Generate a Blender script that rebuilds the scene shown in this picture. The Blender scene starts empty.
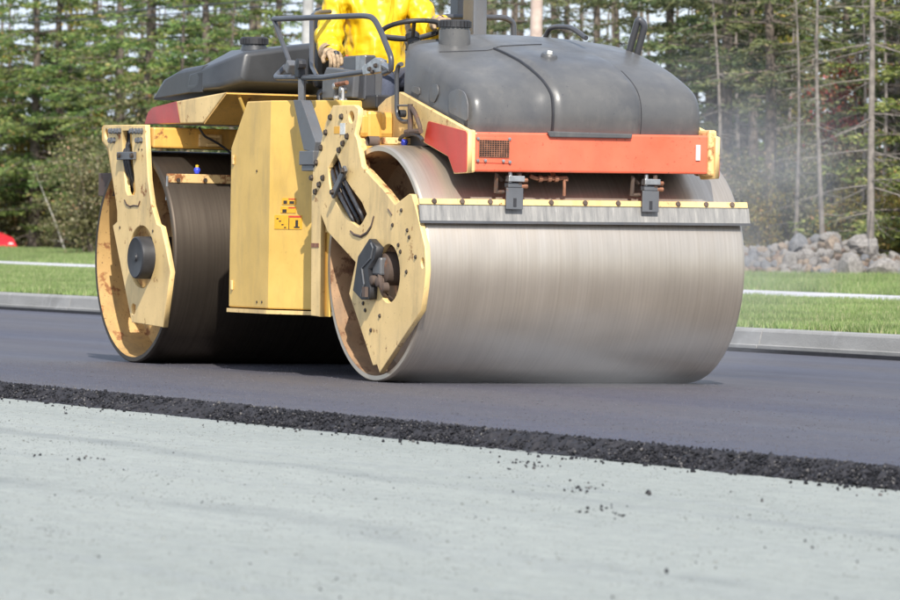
import bpy, bmesh, math, random
import numpy as np
from mathutils import Vector, Matrix, noise as mnoise
R_ = math.radians
random.seed(7); rng = np.random.default_rng(7)
scn = bpy.context.scene
COL = scn.collection

# ------------------------------------------------------------------ camera
CAM = np.array([26.5572, -13.3349, 0.8447]); YAW, PIT, ROL, FPX = 2.6933, -0.0121, 0.0173, 4957.5
FW = np.array([math.cos(YAW)*math.cos(PIT), math.sin(YAW)*math.cos(PIT), math.sin(PIT)])
_rt = np.array([math.sin(YAW), -math.cos(YAW), 0]); _up = np.cross(_rt, FW)
RT = math.cos(ROL)*_rt+math.sin(ROL)*_up; UP = -math.sin(ROL)*_rt+math.cos(ROL)*_up
cd = bpy.data.cameras.new('camera'); cam = bpy.data.objects.new('camera', cd); COL.objects.link(cam)
m = Matrix.Identity(4)
for i in range(3):
    m[i][0] = RT[i]; m[i][1] = UP[i]; m[i][2] = -FW[i]; m[i][3] = CAM[i]
cam.matrix_world = m
cd.sensor_width = 36; cd.lens = FPX/900*36; cd.clip_start = .5; cd.clip_end = 3000
cd.dof.use_dof = True; cd.dof.focus_distance = 29.5; cd.dof.aperture_fstop = 8.5
scn.camera = cam

# ------------------------------------------------------------------ world, sun, exposure
SUN_AZ, SUN_EL = R_(-19), R_(41)          # azimuth from +X
sdir = Vector((math.cos(SUN_AZ)*math.cos(SUN_EL), math.sin(SUN_AZ)*math.cos(SUN_EL), math.sin(SUN_EL)))
w = bpy.data.worlds.new('World'); scn.world = w; w.use_nodes = True
nt = w.node_tree; nt.nodes.clear()
sky = nt.nodes.new('ShaderNodeTexSky'); sky.sky_type = 'NISHITA'; sky.sun_disc = False
sky.sun_elevation = SUN_EL; sky.sun_rotation = math.atan2(sdir.x, sdir.y); sky.altitude = 50
sky.air_density = 1.0; sky.dust_density = 1.6; sky.ozone_density = 1.0
bg = nt.nodes.new('ShaderNodeBackground'); bg.inputs[1].default_value = .14
out = nt.nodes.new('ShaderNodeOutputWorld')
veil = nt.nodes.new('ShaderNodeMix'); veil.data_type = 'RGBA'          # thin bright cloud veil over the whole sky
wc = nt.nodes.new('ShaderNodeTexCoord'); wn_ = nt.nodes.new('ShaderNodeTexNoise'); wn_.inputs['Scale'].default_value = 3.5; wn_.inputs['Detail'].default_value = 6
wm = nt.nodes.new('ShaderNodeMapping'); wm.inputs['Scale'].default_value = (1, 1, 3); nt.links.new(wc.outputs['Generated'], wm.inputs[0]); nt.links.new(wm.outputs[0], wn_.inputs['Vector'])
wr = nt.nodes.new('ShaderNodeMapRange'); wr.inputs[1].default_value = .35; wr.inputs[2].default_value = .65; wr.inputs[3].default_value = .35; wr.inputs[4].default_value = .9
nt.links.new(wn_.outputs[0], wr.inputs[0]); nt.links.new(wr.outputs[0], veil.inputs[0]); nt.links.new(sky.outputs[0], veil.inputs[6]); veil.inputs[7].default_value = (4.3, 4.9, 5.9, 1)
nt.links.new(veil.outputs[2], bg.inputs[0]); nt.links.new(bg.outputs[0], out.inputs[0])
sl = bpy.data.lights.new('sun', 'SUN'); so = bpy.data.objects.new('sun', sl); COL.objects.link(so)
sl.energy = 4.1; sl.angle = R_(.6); sl.color = (1, .945, .86)
so.rotation_euler = sdir.to_track_quat('Z', 'Y').to_euler(); so.location = (10, -20, 30)
vs = scn.view_settings; vs.view_transform = 'Standard'; vs.look = 'None'; vs.gamma = 1; vs.exposure = .62
vs.use_curve_mapping = False
scn.render.engine = 'CYCLES'
scn.cycles.volume_step_rate = 2; scn.cycles.volume_max_steps = 128
scn.cycles.max_bounces = 7; scn.cycles.transparent_max_bounces = 8

# ------------------------------------------------------------------ helpers
def at(px, py, ax, v):
    """point on the plane ax = v that photograph pixel (px, py) shows"""
    d = FW+(px-450)/FPX*RT-(py-300)/FPX*UP; i = 'xyz'.index(ax)
    return Vector(CAM+d*(v-CAM[i])/d[i])
def far(px, dist):
    """ground spot in the column px at a distance"""
    d = FW+(px-450)/FPX*RT; h = math.hypot(d[0], d[1]); return CAM[0]+d[0]/h*dist, CAM[1]+d[1]/h*dist
def tag(o, label=None, cat=None, group=None, kind=None):
    if label: o['label'] = label
    if cat: o['category'] = cat
    if group: o['group'] = group
    if kind: o['kind'] = kind
    return o
def empty(name, loc=(0,0,0), rz=0):
    o = bpy.data.objects.new(name, None); COL.objects.link(o); o.location = loc; o.rotation_euler = (0,0,rz); o.empty_display_size = .2
    return o
def link(name, me, mat, parent=None, smooth=False):
    if mat is not None: me.materials.append(mat)
    if smooth: me.shade_smooth()
    o = bpy.data.objects.new(name, me); COL.objects.link(o)
    if parent is not None: o.parent = parent
    return o
def bev(o, wd=.006, seg=2):
    b = o.modifiers.new('bevel', 'BEVEL'); b.width = wd; b.segments = seg; b.limit_method = 'ANGLE'; b.angle_limit = R_(35)
    return o
def frame_of(d):
    d = Vector(d).normalized(); a = Vector((0,0,1)) if abs(d.z) < .9 else Vector((1,0,0))
    u = d.cross(a).normalized(); return u, d.cross(u).normalized()
class MB:
    def __init__(s): s.v = []; s.f = []
    def poly(s, pts, faces):
        b = len(s.v); s.v += [tuple(p) for p in pts]; s.f += [tuple(b+i for i in f) for f in faces]; return s
    def box(s, lo, hi, M=None):
        p = [Vector((x,y,z)) for x in (lo[0],hi[0]) for y in (lo[1],hi[1]) for z in (lo[2],hi[2])]
        if M is not None: p = [M @ q for q in p]
        return s.poly(p, [(0,1,3,2),(4,6,7,5),(0,4,5,1),(2,3,7,6),(0,2,6,4),(1,5,7,3)])
    def tube(s, path, r, n=10, cap=True):
        path = [Vector(p) for p in path]; rs = r if isinstance(r, (list, tuple)) else [r]*len(path); b = len(s.v)
        u = None
        for i, p in enumerate(path):
            d = (path[min(i+1, len(path)-1)]-path[max(i-1, 0)]).normalized()
            if u is None: u, v = frame_of(d)
            else:
                u = (u-d*u.dot(d)).normalized(); v = d.cross(u)
            for k in range(n):
                a = 2*math.pi*k/n; s.v.append(tuple(p+(u*math.cos(a)+v*math.sin(a))*rs[i]))
        for i in range(len(path)-1):
            for k in range(n):
                k2 = (k+1) % n; s.f.append((b+i*n+k, b+i*n+k2, b+(i+1)*n+k2, b+(i+1)*n+k))
        if cap:
            s.f.append(tuple(b+k for k in range(n))[::-1]); e = b+(len(path)-1)*n; s.f.append(tuple(e+k for k in range(n)))
        return s
    def lathe(s, prof, c, axis, n=32):
        """prof: list of (offset along axis, radius)"""
        c = Vector(c); d = Vector(axis).normalized(); u, v = frame_of(d); b = len(s.v)
        for (o_, r) in prof:
            for k in range(n):
                a = 2*math.pi*k/n; s.v.append(tuple(c+d*o_+(u*math.cos(a)+v*math.sin(a))*r))
        for i in range(len(prof)-1):
            for k in range(n):
                k2 = (k+1) % n; s.f.append((b+i*n+k, b+i*n+k2, b+(i+1)*n+k2, b+(i+1)*n+k))
        return s
    def hull(s, pts):
        bm = bmesh.new()
        for p in pts: bm.verts.new(p)
        bmesh.ops.convex_hull(bm, input=bm.verts)
        bmesh.ops.dissolve_limit(bm, angle_limit=.02, verts=bm.verts, edges=bm.edges)
        bm.verts.index_update()
        s.poly([v.co.copy() for v in bm.verts], [[v.index for v in f.verts] for f in bm.faces]); bm.free(); return s
    def mesh(s, name):
        me = bpy.data.meshes.new(name); me.from_pydata(s.v, [], s.f)
        bm = bmesh.new(); bm.from_mesh(me); bmesh.ops.recalc_face_normals(bm, faces=bm.faces); bm.to_mesh(me); bm.free()
        return me
    def build(s, name, mat, parent=None, smooth=False, bevel=0):
        o = link(name, s.mesh(name), mat, parent)
        if smooth:
            o.data.shade_smooth(); o.data.set_sharp_from_angle(angle=R_(40))
        if bevel: bev(o, bevel)
        return o
def fillet(pts, r, n=5):
    """round the inner corners of a tube path"""
    pts = [Vector(p) for p in pts]; o = [pts[0]]
    for i in range(1, len(pts)-1):
        a, b, c = pts[i-1], pts[i], pts[i+1]; d1 = (a-b); d2 = (c-b); q = min(r, d1.length*.45, d2.length*.45)
        p0 = b+d1.normalized()*q; p1 = b+d2.normalized()*q
        for k in range(n+1):
            t = k/n; o.append(p0*(1-t)**2+b*2*t*(1-t)+p1*t*t)
    o.append(pts[-1]); return o
def ellipse(c, rx, rz, n=28):
    return [(c[0]+rx*math.cos(2*math.pi*k/n), c[1]+rz*math.sin(2*math.pi*k/n)) for k in range(n)]
def plate(name, outer, holes, y, th, mat, parent, bevel=.004, smooth=True):
    """flat plate in the XZ plane, outer face at y, thickness th towards +y, with holes"""
    cu = bpy.data.curves.new(name, 'CURVE'); cu.dimensions = '2D'; cu.fill_mode = 'BOTH'
    cu.extrude = max(th/2-bevel, .0005); cu.bevel_depth = bevel; cu.bevel_resolution = 1
    for pl in [outer]+list(holes):
        sp = cu.splines.new('POLY'); sp.points.add(len(pl)-1); sp.use_cyclic_u = True
        for q, p in zip(sp.points, pl): q.co = (p[0], p[1], 0, 1)
    o = bpy.data.objects.new(name, cu); COL.objects.link(o)
    dg = bpy.context.evaluated_depsgraph_get(); me = bpy.data.meshes.new_from_object(o.evaluated_get(dg))
    bpy.data.objects.remove(o); bpy.data.curves.remove(cu)
    me.transform(Matrix(((1,0,0,0),(0,0,-1,y+th/2),(0,1,0,0),(0,0,0,1))))
    me.materials.clear()
    return link(name, me, mat, parent)
def pxpoly(pts, y): return [(q.x, q.z) for q in (at(a, b, 'y', y) for a, b in pts)]
def roundpoly(pts, r, n=4):
    o = []; N = len(pts)
    for i in range(N):
        a, b, c = Vector(pts[i-1]), Vector(pts[i]), Vector(pts[(i+1) % N]); d1 = a-b; d2 = c-b
        q = min(r, d1.length*.4, d2.length*.4); p0 = b+d1.normalized()*q; p1 = b+d2.normalized()*q
        for k in range(n+1):
            t = k/n; v = p0*(1-t)**2+b*2*t*(1-t)+p1*t*t; o.append((v.x, v.y))
    return o
def skin(verts, edges, radii, sub=2, root=0, disp=0, dscale=.1):
    me = bpy.data.meshes.new('skin'); me.from_pydata([tuple(v) for v in verts], edges, [])
    o = bpy.data.objects.new('skin', me); COL.objects.link(o)
    o.modifiers.new('s', 'SKIN')
    if not me.skin_vertices: 
        bm = bmesh.new(); bm.from_mesh(me); bm.verts.layers.skin.verify(); bm.to_mesh(me); bm.free()
    for sv, r in zip(me.skin_vertices[0].data, radii): sv.radius = r if isinstance(r, tuple) else (r, r)
    me.skin_vertices[0].data[root].use_root = True
    o.modifiers['s'].use_smooth_shade = True
    sb = o.modifiers.new('b', 'SUBSURF'); sb.levels = sub; sb.render_levels = sub
    if disp:
        tx = bpy.data.textures.new('folds', 'CLOUDS'); tx.noise_scale = dscale
        dm = o.modifiers.new('d', 'DISPLACE'); dm.texture = tx; dm.strength = disp; dm.mid_level = .5; dm.texture_coords = 'GLOBAL'
    dg = bpy.context.evaluated_depsgraph_get(); dg.update()
    r = bpy.data.meshes.new_from_object(o.evaluated_get(dg)); bpy.data.objects.remove(o); bpy.data.meshes.remove(me)
    r.materials.clear(); r.shade_smooth(); return r

# ------------------------------------------------------------------ materials
class NT:
    def __init__(s, name):
        s.m = bpy.data.materials.new(name); s.m.use_nodes = True; s.t = s.m.node_tree; s.b = s.t.nodes['Principled BSDF']
        s.out = s.t.nodes['Material Output']; s.tc = s.t.nodes.new('ShaderNodeTexCoord')
    def n(s, typ, **kw):
        x = s.t.nodes.new('ShaderNode'+typ)
        for k, v in kw.items(): setattr(x, k, v)
        return x
    def l(s, a, b): s.t.links.new(a, b)
    def noise(s, scale, detail=5, rough=.55, stretch=(1,1,1), coord='Object', off=(0,0,0)):
        mp = s.n('Mapping'); mp.inputs['Scale'].default_value = stretch; mp.inputs['Location'].default_value = off
        s.l(s.tc.outputs[coord], mp.inputs[0]); nz = s.n('TexNoise'); nz.inputs['Scale'].default_value = scale
        nz.inputs['Detail'].default_value = detail; nz.inputs['Roughness'].default_value = rough
        s.l(mp.outputs[0], nz.inputs['Vector']); return nz.outputs[0]
    def ramp(s, fac, stops):
        r = s.n('ValToRGB'); e = r.color_ramp.elements
        while len(e) < len(stops): e.new(.5)
        for q, (p, c) in zip(e, stops):
            q.position = p; q.color = (*c, 1) if isinstance(c, tuple) else (c, c, c, 1)
        s.l(fac, r.inputs[0]); return r.outputs[0]
    def mix(s, fac, a, b, mode='MIX'):
        x = s.n('Mix', data_type='RGBA', blend_type=mode)
        for i, v in ((0, fac), (6, a), (7, b)):
            if isinstance(v, (int, float)): x.inputs[i].default_value = v if i == 0 else (v, v, v, 1)
            elif isinstance(v, tuple): x.inputs[i].default_value = (*v, 1)
            else: s.l(v, x.inputs[i])
        return x.outputs[2]
    def base(s, c):
        if isinstance(c, tuple): s.b.inputs['Base Color'].default_value = (*c, 1)
        else: s.l(c, s.b.inputs['Base Color'])
    def set(s, **kw):
        for k, v in kw.items():
            i = s.b.inputs[k.replace('_', ' ')]
            if isinstance(v, (int, float)): i.default_value = v
            else: s.l(v, i)
    def bump(s, h, strength=.3, dist=.01):
        bp = s.n('Bump'); bp.inputs['Strength'].default_value = strength; bp.inputs['Distance'].default_value = dist
        s.l(h, bp.inputs['Height']); s.l(bp.outputs[0], s.b.inputs['Normal'])
def paint(name, col, rough=.45, fade=.25, rust=.0, rustcol=(.16,.06,.02), dirt=.25, metal=0, streak=.3, bump=.08):
    t = NT(name); c = col
    lo = tuple(v*(1-fade) for v in col); hi = tuple(min(1, v*(1+fade*.45)+.02) for v in col)
    c = t.mix(t.ramp(t.noise(3.1, 6), [(.3, 0.), (.7, 1.)]), lo, hi)
    d = t.ramp(t.noise(6, 8, .65, (1.3, 1.3, .35), off=(3, 1, 7)), [(.48, 0.), (.74, 1.)])
    dm = t.n('Math', operation='MULTIPLY'); t.l(d, dm.inputs[0]); dm.inputs[1].default_value = dirt
    c = t.mix(dm.outputs[0], c, (.13, .10, .07))
    sp = t.ramp(t.noise(55, 3, .5, off=(5,5,5)), [(.66, 0.), (.70, 1.)])
    sm = t.n('Math', operation='MULTIPLY'); t.l(sp, sm.inputs[0]); sm.inputs[1].default_value = streak
    c = t.mix(sm.outputs[0], c, (.10, .055, .03))
    rr = rough
    if rust:
        r1 = t.ramp(t.noise(7.5, 9, .68, off=(9,2,4)), [(.66-rust*.22, 0.), (.71-rust*.19, 1.)])
        c = t.mix(r1, c, t.ramp(t.noise(40, 4), [(.3, rustcol), (.7, tuple(v*1.75 for v in rustcol))]))
        rr = t.n('Math', operation='MULTIPLY_ADD'); t.l(r1, rr.inputs[0]); rr.inputs[1].default_value = .4; rr.inputs[2].default_value = rough; rr = rr.outputs[0]
    t.base(c); t.set(Roughness=rr, Metallic=metal)
    if bump: t.bump(t.noise(90, 4), bump, .004)
    return t.m
def simple(name, col, rough=.5, metal=0, var=.25, scale=12, bump=0, spec=None):
    t = NT(name); c = t.mix(t.ramp(t.noise(scale, 5), [(.3, 0.), (.7, 1.)]), tuple(v*(1-var) for v in col), tuple(min(1, v*(1+var)) for v in col))
    t.base(c); t.set(Roughness=rough, Metallic=metal)
    if spec is not None: t.b.inputs['Specular IOR Level'].default_value = spec
    if bump: t.bump(t.noise(scale*5, 4), bump, .01)
    return t.m
M = {}
M['box'] = paint('faded yellow paint', (.68,.43,.095), .40, .14, 0, dirt=.3, streak=.12)
M['cream'] = paint('bleached cream paint', (.76,.53,.22), .48, .16, .25, dirt=.5, streak=.4)
M['cream_rusty'] = paint('rusty cream paint', (.70,.47,.20), .55, .15, .7, dirt=.4, streak=.8)
M['yellow'] = paint('machine yellow paint', (.68,.37,.07), .45, .18, .25, dirt=.4, streak=.6)
M['drum_yellow'] = paint('rusty yellow drum well', (.50,.31,.11), .7, .22, .42, rustcol=(.19,.085,.035), dirt=.6, streak=.8)
M['drum_rust'] = paint('rusty drum well', (.36,.215,.11), .75, .3, .6, rustcol=(.12,.06,.033), dirt=.7, streak=.8)
M['red'] = paint('sun bleached red paint', (.76,.135,.065), .42, .16, 0, dirt=.28, streak=.55)
M['red_side'] = paint('deep red paint', (.50,.035,.02), .35, .15, 0, dirt=.2, streak=.3)
M['rear_red'] = paint('dull dark red paint', (.36,.045,.045), .45, .15, 0, dirt=.25, streak=.3)
M['grey_metal'] = paint('grey painted steel', (.095,.10,.11), .42, .2, .1, dirt=.3, streak=.4)
M['rail'] = paint('dark rail paint', (.05,.053,.062), .32, .2, 0, dirt=.2, streak=.4)
M['black'] = simple('black plastic', (.025,.025,.028), .5, 0, .3)
M['rubber'] = simple('black rubber hose', (.03,.03,.034), .45, 0, .5, 30, .2)
M['bolt'] = simple('dark bolt steel', (.07,.055,.045), .5, .5, .4, 40)
M['steel'] = simple('galvanised steel', (.42,.42,.42), .4, .8, .25, 20)
M['rustiron'] = paint('rusty iron', (.085,.055,.042), .8, .4, .4, rustcol=(.10,.05,.03), dirt=.5)
M['copper'] = simple('rusty orange pipe', (.26,.115,.065), .65, .2, .45, 30)
M['blue'] = simple('blue nozzle plastic', (.05,.08,.65), .35, 0, .1)
M['nozzle_tip'] = simple('yellow nozzle tip', (.7,.45,.03), .4, 0, .1)
M['decal_yellow'] = simple('warning decal yellow', (.72,.36,.02), .4, 0, .1, 60)
M['decal_red'] = simple('warning decal red', (.55,.05,.03), .4, 0, .1, 60)
M['ink'] = simple('decal black ink', (.03,.025,.02), .5, 0, .1)
M['decal_white'] = simple('pale decal', (.6,.6,.56), .5, 0, .2, 60)
def m_hood():
    t = NT('weathered black hood plastic')
    c = t.mix(t.ramp(t.noise(2.2, 6, .6), [(.35, 0.), (.68, 1.)]), (.070,.071,.074), (.122,.119,.113))
    sc = t.ramp(t.noise(9, 8, .7, (1, 1, .5), off=(2,6,1)), [(.52, 0.), (.7, 1.)])
    k = t.n('Math', operation='MULTIPLY'); t.l(sc, k.inputs[0]); k.inputs[1].default_value = .2
    c = t.mix(k.outputs[0], c, (.22,.205,.18))
    sp = t.ramp(t.noise(60, 3), [(.68, 0.), (.72, 1.)]); k2 = t.n('Math', operation='MULTIPLY'); t.l(sp, k2.inputs[0]); k2.inputs[1].default_value = .5
    c = t.mix(k2.outputs[0], c, (.03,.03,.04)); t.base(c)
    t.set(Roughness=t.ramp(t.noise(5, 5), [(.3, .30), (.7, .46)])); t.bump(t.noise(120, 3), .06, .004); return t.m
M['hood'] = m_hood(); M['rear_hood'] = simple('charcoal tank plastic', (.040,.042,.046), .40, 0, .3, 3, .1); M['scuff'] = paint('scuffed bare plastic', (.11,.113,.122), .32, .4, 0, dirt=.8, streak=.5)
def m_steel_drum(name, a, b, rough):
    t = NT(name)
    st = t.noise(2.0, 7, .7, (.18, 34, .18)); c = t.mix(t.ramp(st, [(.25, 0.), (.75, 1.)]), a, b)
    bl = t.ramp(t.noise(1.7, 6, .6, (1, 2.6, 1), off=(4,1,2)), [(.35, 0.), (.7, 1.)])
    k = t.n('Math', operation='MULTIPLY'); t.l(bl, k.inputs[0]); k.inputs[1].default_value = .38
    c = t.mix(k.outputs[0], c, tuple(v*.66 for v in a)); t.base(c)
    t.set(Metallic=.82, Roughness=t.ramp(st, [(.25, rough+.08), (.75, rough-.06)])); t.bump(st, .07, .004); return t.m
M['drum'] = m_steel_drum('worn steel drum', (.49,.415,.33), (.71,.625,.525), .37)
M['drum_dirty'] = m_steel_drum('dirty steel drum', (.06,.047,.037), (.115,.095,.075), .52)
def m_blade():
    t = NT('scuffed scraper rubber'); st = t.noise(3, 8, .75, (1, 9, 1)); c = t.ramp(st, [(.3, (.13,.13,.13)), (.5, (.23,.225,.215)), (.62, (.30,.29,.27)), (.72, (.55,.54,.52))])
    t.base(c); t.set(Roughness=.65); t.bump(st, .2, .004); return t.m
M['blade'] = m_blade()

def m_ground(kind):
    t = NT(kind)
    if kind == 'asphalt':
        big = t.ramp(t.noise(.22, 5, .55, (.35, 3.2, 1), off=(0,3,0)), [(.34, 0.), (.66, 1.)])
        c = t.mix(big, (.031,.036,.074), (.094,.084,.084))
        mid = t.noise(11, 7, .8); c = t.mix(t.ramp(mid, [(.3, .0), (.75, 1.)]), t.mix(.5, c, (.022,.022,.034)), t.mix(.4, c, (.15,.142,.155)))
        fine = t.noise(95, 3, .7); c = t.mix(t.ramp(fine, [(.5, 0.), (.75, .5)]), c, (.13,.125,.13))
        dk = t.ramp(t.noise(150, 2, .6, off=(3,3,3)), [(.36, 1.), (.46, 0.)]); k = t.n('Math', operation='MULTIPLY'); t.l(dk, k.inputs[0]); k.inputs[1].default_value = .7
        c = t.mix(k.outputs[0], c, (.022,.021,.026)); t.base(c)
        t.set(Roughness=t.ramp(t.noise(.8, 4, .5, (.15, 2, 1)), [(.3, .55), (.7, .75)])); t.bump(fine, .5, .012)
    elif kind == 'base course':
        big = t.ramp(t.noise(.5, 7, .6, (.22, 1.5, 1)), [(.32, 0.), (.68, 1.)])
        c = t.mix(big, (.195,.220,.204), (.315,.338,.315))
        fi = t.noise(60, 5, .75); c = t.mix(t.ramp(fi, [(.3, 0.), (.75, 1.)]), t.mix(.5, c, (.20,.22,.205)), t.mix(.45, c, (.43,.44,.405)))
        st = t.ramp(t.noise(1.0, 6, .7, (.06, 5, 1), off=(7,3,0)), [(.50, 0.), (.66, 1.)]); k = t.n('Math', operation='MULTIPLY'); t.l(st, k.inputs[0]); k.inputs[1].default_value = .5
        c = t.mix(k.outputs[0], c, (.23,.25,.25))
        mi = t.noise(13, 7, .8, (.6,1.2,1), off=(5,1,0)); c = t.mix(t.ramp(mi, [(.3, 0.), (.7, 1.)]), t.mix(.28, c, (.10,.11,.108)), t.mix(.25, c, (.47,.48,.43)))
        sx = t.n('SeparateXYZ'); t.l(t.tc.outputs['Object'], sx.inputs[0]); wv = t.n('MapRange'); wob = t.noise(.35, 3); dd = t.n('Math', operation='MULTIPLY_ADD'); t.l(wob, dd.inputs[0]); dd.inputs[1].default_value = .8; t.l(sx.outputs[1], dd.inputs[2])
        tracks = []
        for y0, wd in ((-4.95, .16), (-6.55, .22)):      # faint tyre tracks along the road
            a_ = t.n('Math', operation='SUBTRACT'); t.l(dd.outputs[0], a_.inputs[0]); a_.inputs[1].default_value = y0; b_ = t.n('Math', operation='ABSOLUTE'); t.l(a_.outputs[0], b_.inputs[0])
            r_ = t.n('MapRange'); r_.inputs[1].default_value = wd; r_.inputs[2].default_value = wd*.35; t.l(b_.outputs[0], r_.inputs[0]); tracks.append(r_.outputs[0])
        tk = t.n('Math', operation='MAXIMUM'); t.l(tracks[0], tk.inputs[0]); t.l(tracks[1], tk.inputs[1]); tn = t.n('Math', operation='MULTIPLY'); t.l(tk.outputs[0], tn.inputs[0]); t.l(t.ramp(t.noise(1.6, 6, .7, (.4,1,1)), [(.4, 0.), (.65, .5)]), tn.inputs[1])
        c = t.mix(tn.outputs[0], c, (.13,.145,.15))
        pt = t.ramp(t.noise(26, 4, .6, off=(1,8,2)), [(.68, 0.), (.73, 1.)]); k = t.n('Math', operation='MULTIPLY'); t.l(pt, k.inputs[0]); k.inputs[1].default_value = .5
        c = t.mix(k.outputs[0], c, (.15,.15,.14)); t.base(c); t.set(Roughness=.9); t.bump(fi, .6, .012)
    elif kind == 'turf soil':
        c = t.mix(t.ramp(t.noise(3, 6), [(.3, 0.), (.7, 1.)]), (.09,.12,.035), (.15,.16,.06)); t.base(c); t.set(Roughness=.95); t.bump(t.noise(30, 4), .8, .03)
    elif kind == 'forest floor':
        c = t.mix(t.ramp(t.noise(1.4, 8, .7), [(.3, 0.), (.7, 1.)]), (.04,.032,.018), (.11,.085,.05)); t.base(c); t.set(Roughness=1.); t.bump(t.noise(12, 5), 1, .08)
    elif kind == 'concrete':
        c = t.mix(t.ramp(t.noise(2.2, 8, .65, (.5,1,1.5)), [(.3, 0.), (.7, 1.)]), (.20,.196,.188), (.31,.305,.295))
        s1 = t.ramp(t.noise(4.5, 7, .7, (1.4, 1, .3), off=(3,0,0)), [(.54, 0.), (.64, 1.)]); k = t.n('Math', operation='MULTIPLY'); t.l(s1, k.inputs[0]); k.inputs[1].default_value = .5
        c = t.mix(k.outputs[0], c, (.36,.36,.355)); t.base(c); t.set(Roughness=.85); t.bump(t.noise(60, 4), .3, .01)
    elif kind == 'sidewalk concrete':
        c = t.mix(t.ramp(t.noise(1.2, 6), [(.3, 0.), (.7, 1.)]), (.42,.41,.43), (.52,.51,.54)); t.base(c); t.set(Roughness=.9)
    return t.m
for k in ('asphalt', 'base course', 'turf soil', 'forest floor', 'concrete', 'sidewalk concrete'): M[k] = m_ground(k)
def m_agg():
    t = NT('loose asphalt aggregate'); g = t.n('NewGeometry'); c = t.ramp(g.outputs['Random Per Island'], [(0, (.006,.006,.008)), (.5, (.016,.016,.021)), (.88, (.035,.034,.040)), (1, (.17,.16,.155))])
    t.base(t.mix(t.ramp(t.noise(30, 4), [(.35, 0.), (.65, .6)]), c, (.008,.008,.010))); t.set(Roughness=.75); t.b.inputs['Specular IOR Level'].default_value = .3; return t.m
M['aggregate'] = m_agg()
M['surface_stone'] = simple('asphalt surface stone', (.075,.072,.082), .7, 0, .7, 3.3)
M['pebble'] = simple('pale grit', (.17,.18,.168), .9, 0, .6, 1.7)
M['gutter'] = simple('dark gutter seal', (.018,.018,.022), .85, 0, .4, 9, .3)

def leafmat(name, stops, rough=.6, trans=.25):
    t = NT(name); g = t.n('NewGeometry'); oi = t.n('ObjectInfo')
    c = t.ramp(g.outputs['Random Per Island'], stops)
    big = t.ramp(t.noise(1.1, 4, .6), [(.3, .65), (.7, 1.2)])
    c = t.mix(1., c, big, 'MULTIPLY')
    hs = t.n('HueSaturation'); mr = t.n('MapRange'); mr.inputs[3].default_value = .47; mr.inputs[4].default_value = .53
    t.l(oi.outputs['Random'], mr.inputs[0]); t.l(mr.outputs[0], hs.inputs['Hue']); t.l(c, hs.inputs['Color']); c = hs.outputs[0]
    t.base(c); t.set(Roughness=rough)
    tr = t.n('BsdfTranslucent'); t.l(c, tr.inputs[0]); mx = t.n('MixShader'); mx.inputs[0].default_value = trans
    t.l(t.b.outputs[0], mx.inputs[1]); t.l(tr.outputs[0], mx.inputs[2]); t.l(mx.outputs[0], t.out.inputs[0]); return t.m
M['needles'] = leafmat('spruce needles', [(0, (.06,.10,.032)), (.4, (.125,.19,.045)), (.78, (.22,.29,.07)), (.95, (.32,.35,.11)), (1, (.38,.24,.10))])
M['needles_dark'] = leafmat('dark fir needles', [(0, (.065,.09,.042)), (.5, (.125,.155,.062)), (.88, (.21,.24,.095)), (1, (.30,.23,.13))])
M['leaf_olive'] = leafmat('olive shrub leaves', [(0, (.08,.09,.035)), (.4, (.16,.165,.06)), (.75, (.25,.24,.10)), (.92, (.42,.38,.22)), (1, (.40,.21,.10))], .5, .35)
M['leaf_yellow'] = leafmat('yellow autumn leaves', [(0, (.14,.13,.03)), (.5, (.27,.22,.05)), (.85, (.42,.30,.06)), (1, (.45,.18,.05))], .5, .35)
M['leaf_red'] = leafmat('red autumn leaves', [(0, (.20,.04,.03)), (.5, (.38,.08,.05)), (1, (.45,.22,.08))], .5, .35)
M['grass'] = leafmat('lawn grass blades', [(0, (.14,.20,.06)), (.4, (.22,.30,.09)), (.8, (.32,.38,.14)), (1, (.48,.43,.26))], .55, .3)
M['bark'] = simple('grey brown bark', (.13,.105,.085), .95, 0, .5, 9, .8)
M['bark_dead'] = simple('bleached dead wood', (.20,.175,.155), .95, 0, .35, 9, .6)
M['bark_birch'] = simple('white birch bark', (.55,.52,.47), .8, 0, .4, 7, .4)
M['rock_grey'] = simple('grey rock', (.215,.20,.185), .9, 0, .4, 5, .8)
M['rock_tan'] = simple('tan rock', (.235,.185,.14), .9, 0, .4, 5, .8)
M['rock_brown'] = simple('brown rock', (.16,.118,.09), .9, 0, .45, 5, .8)
M['rock_blue'] = simple('bluish rock', (.16,.162,.168), .9, 0, .4, 5, .8)
M['pole_grey'] = simple('weathered grey pole', (.36,.355,.345), .85, 0, .25, 6, .4)
M['pole_pink'] = simple('pale brown pole', (.46,.36,.31), .85, 0, .25, 6, .4)

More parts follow.
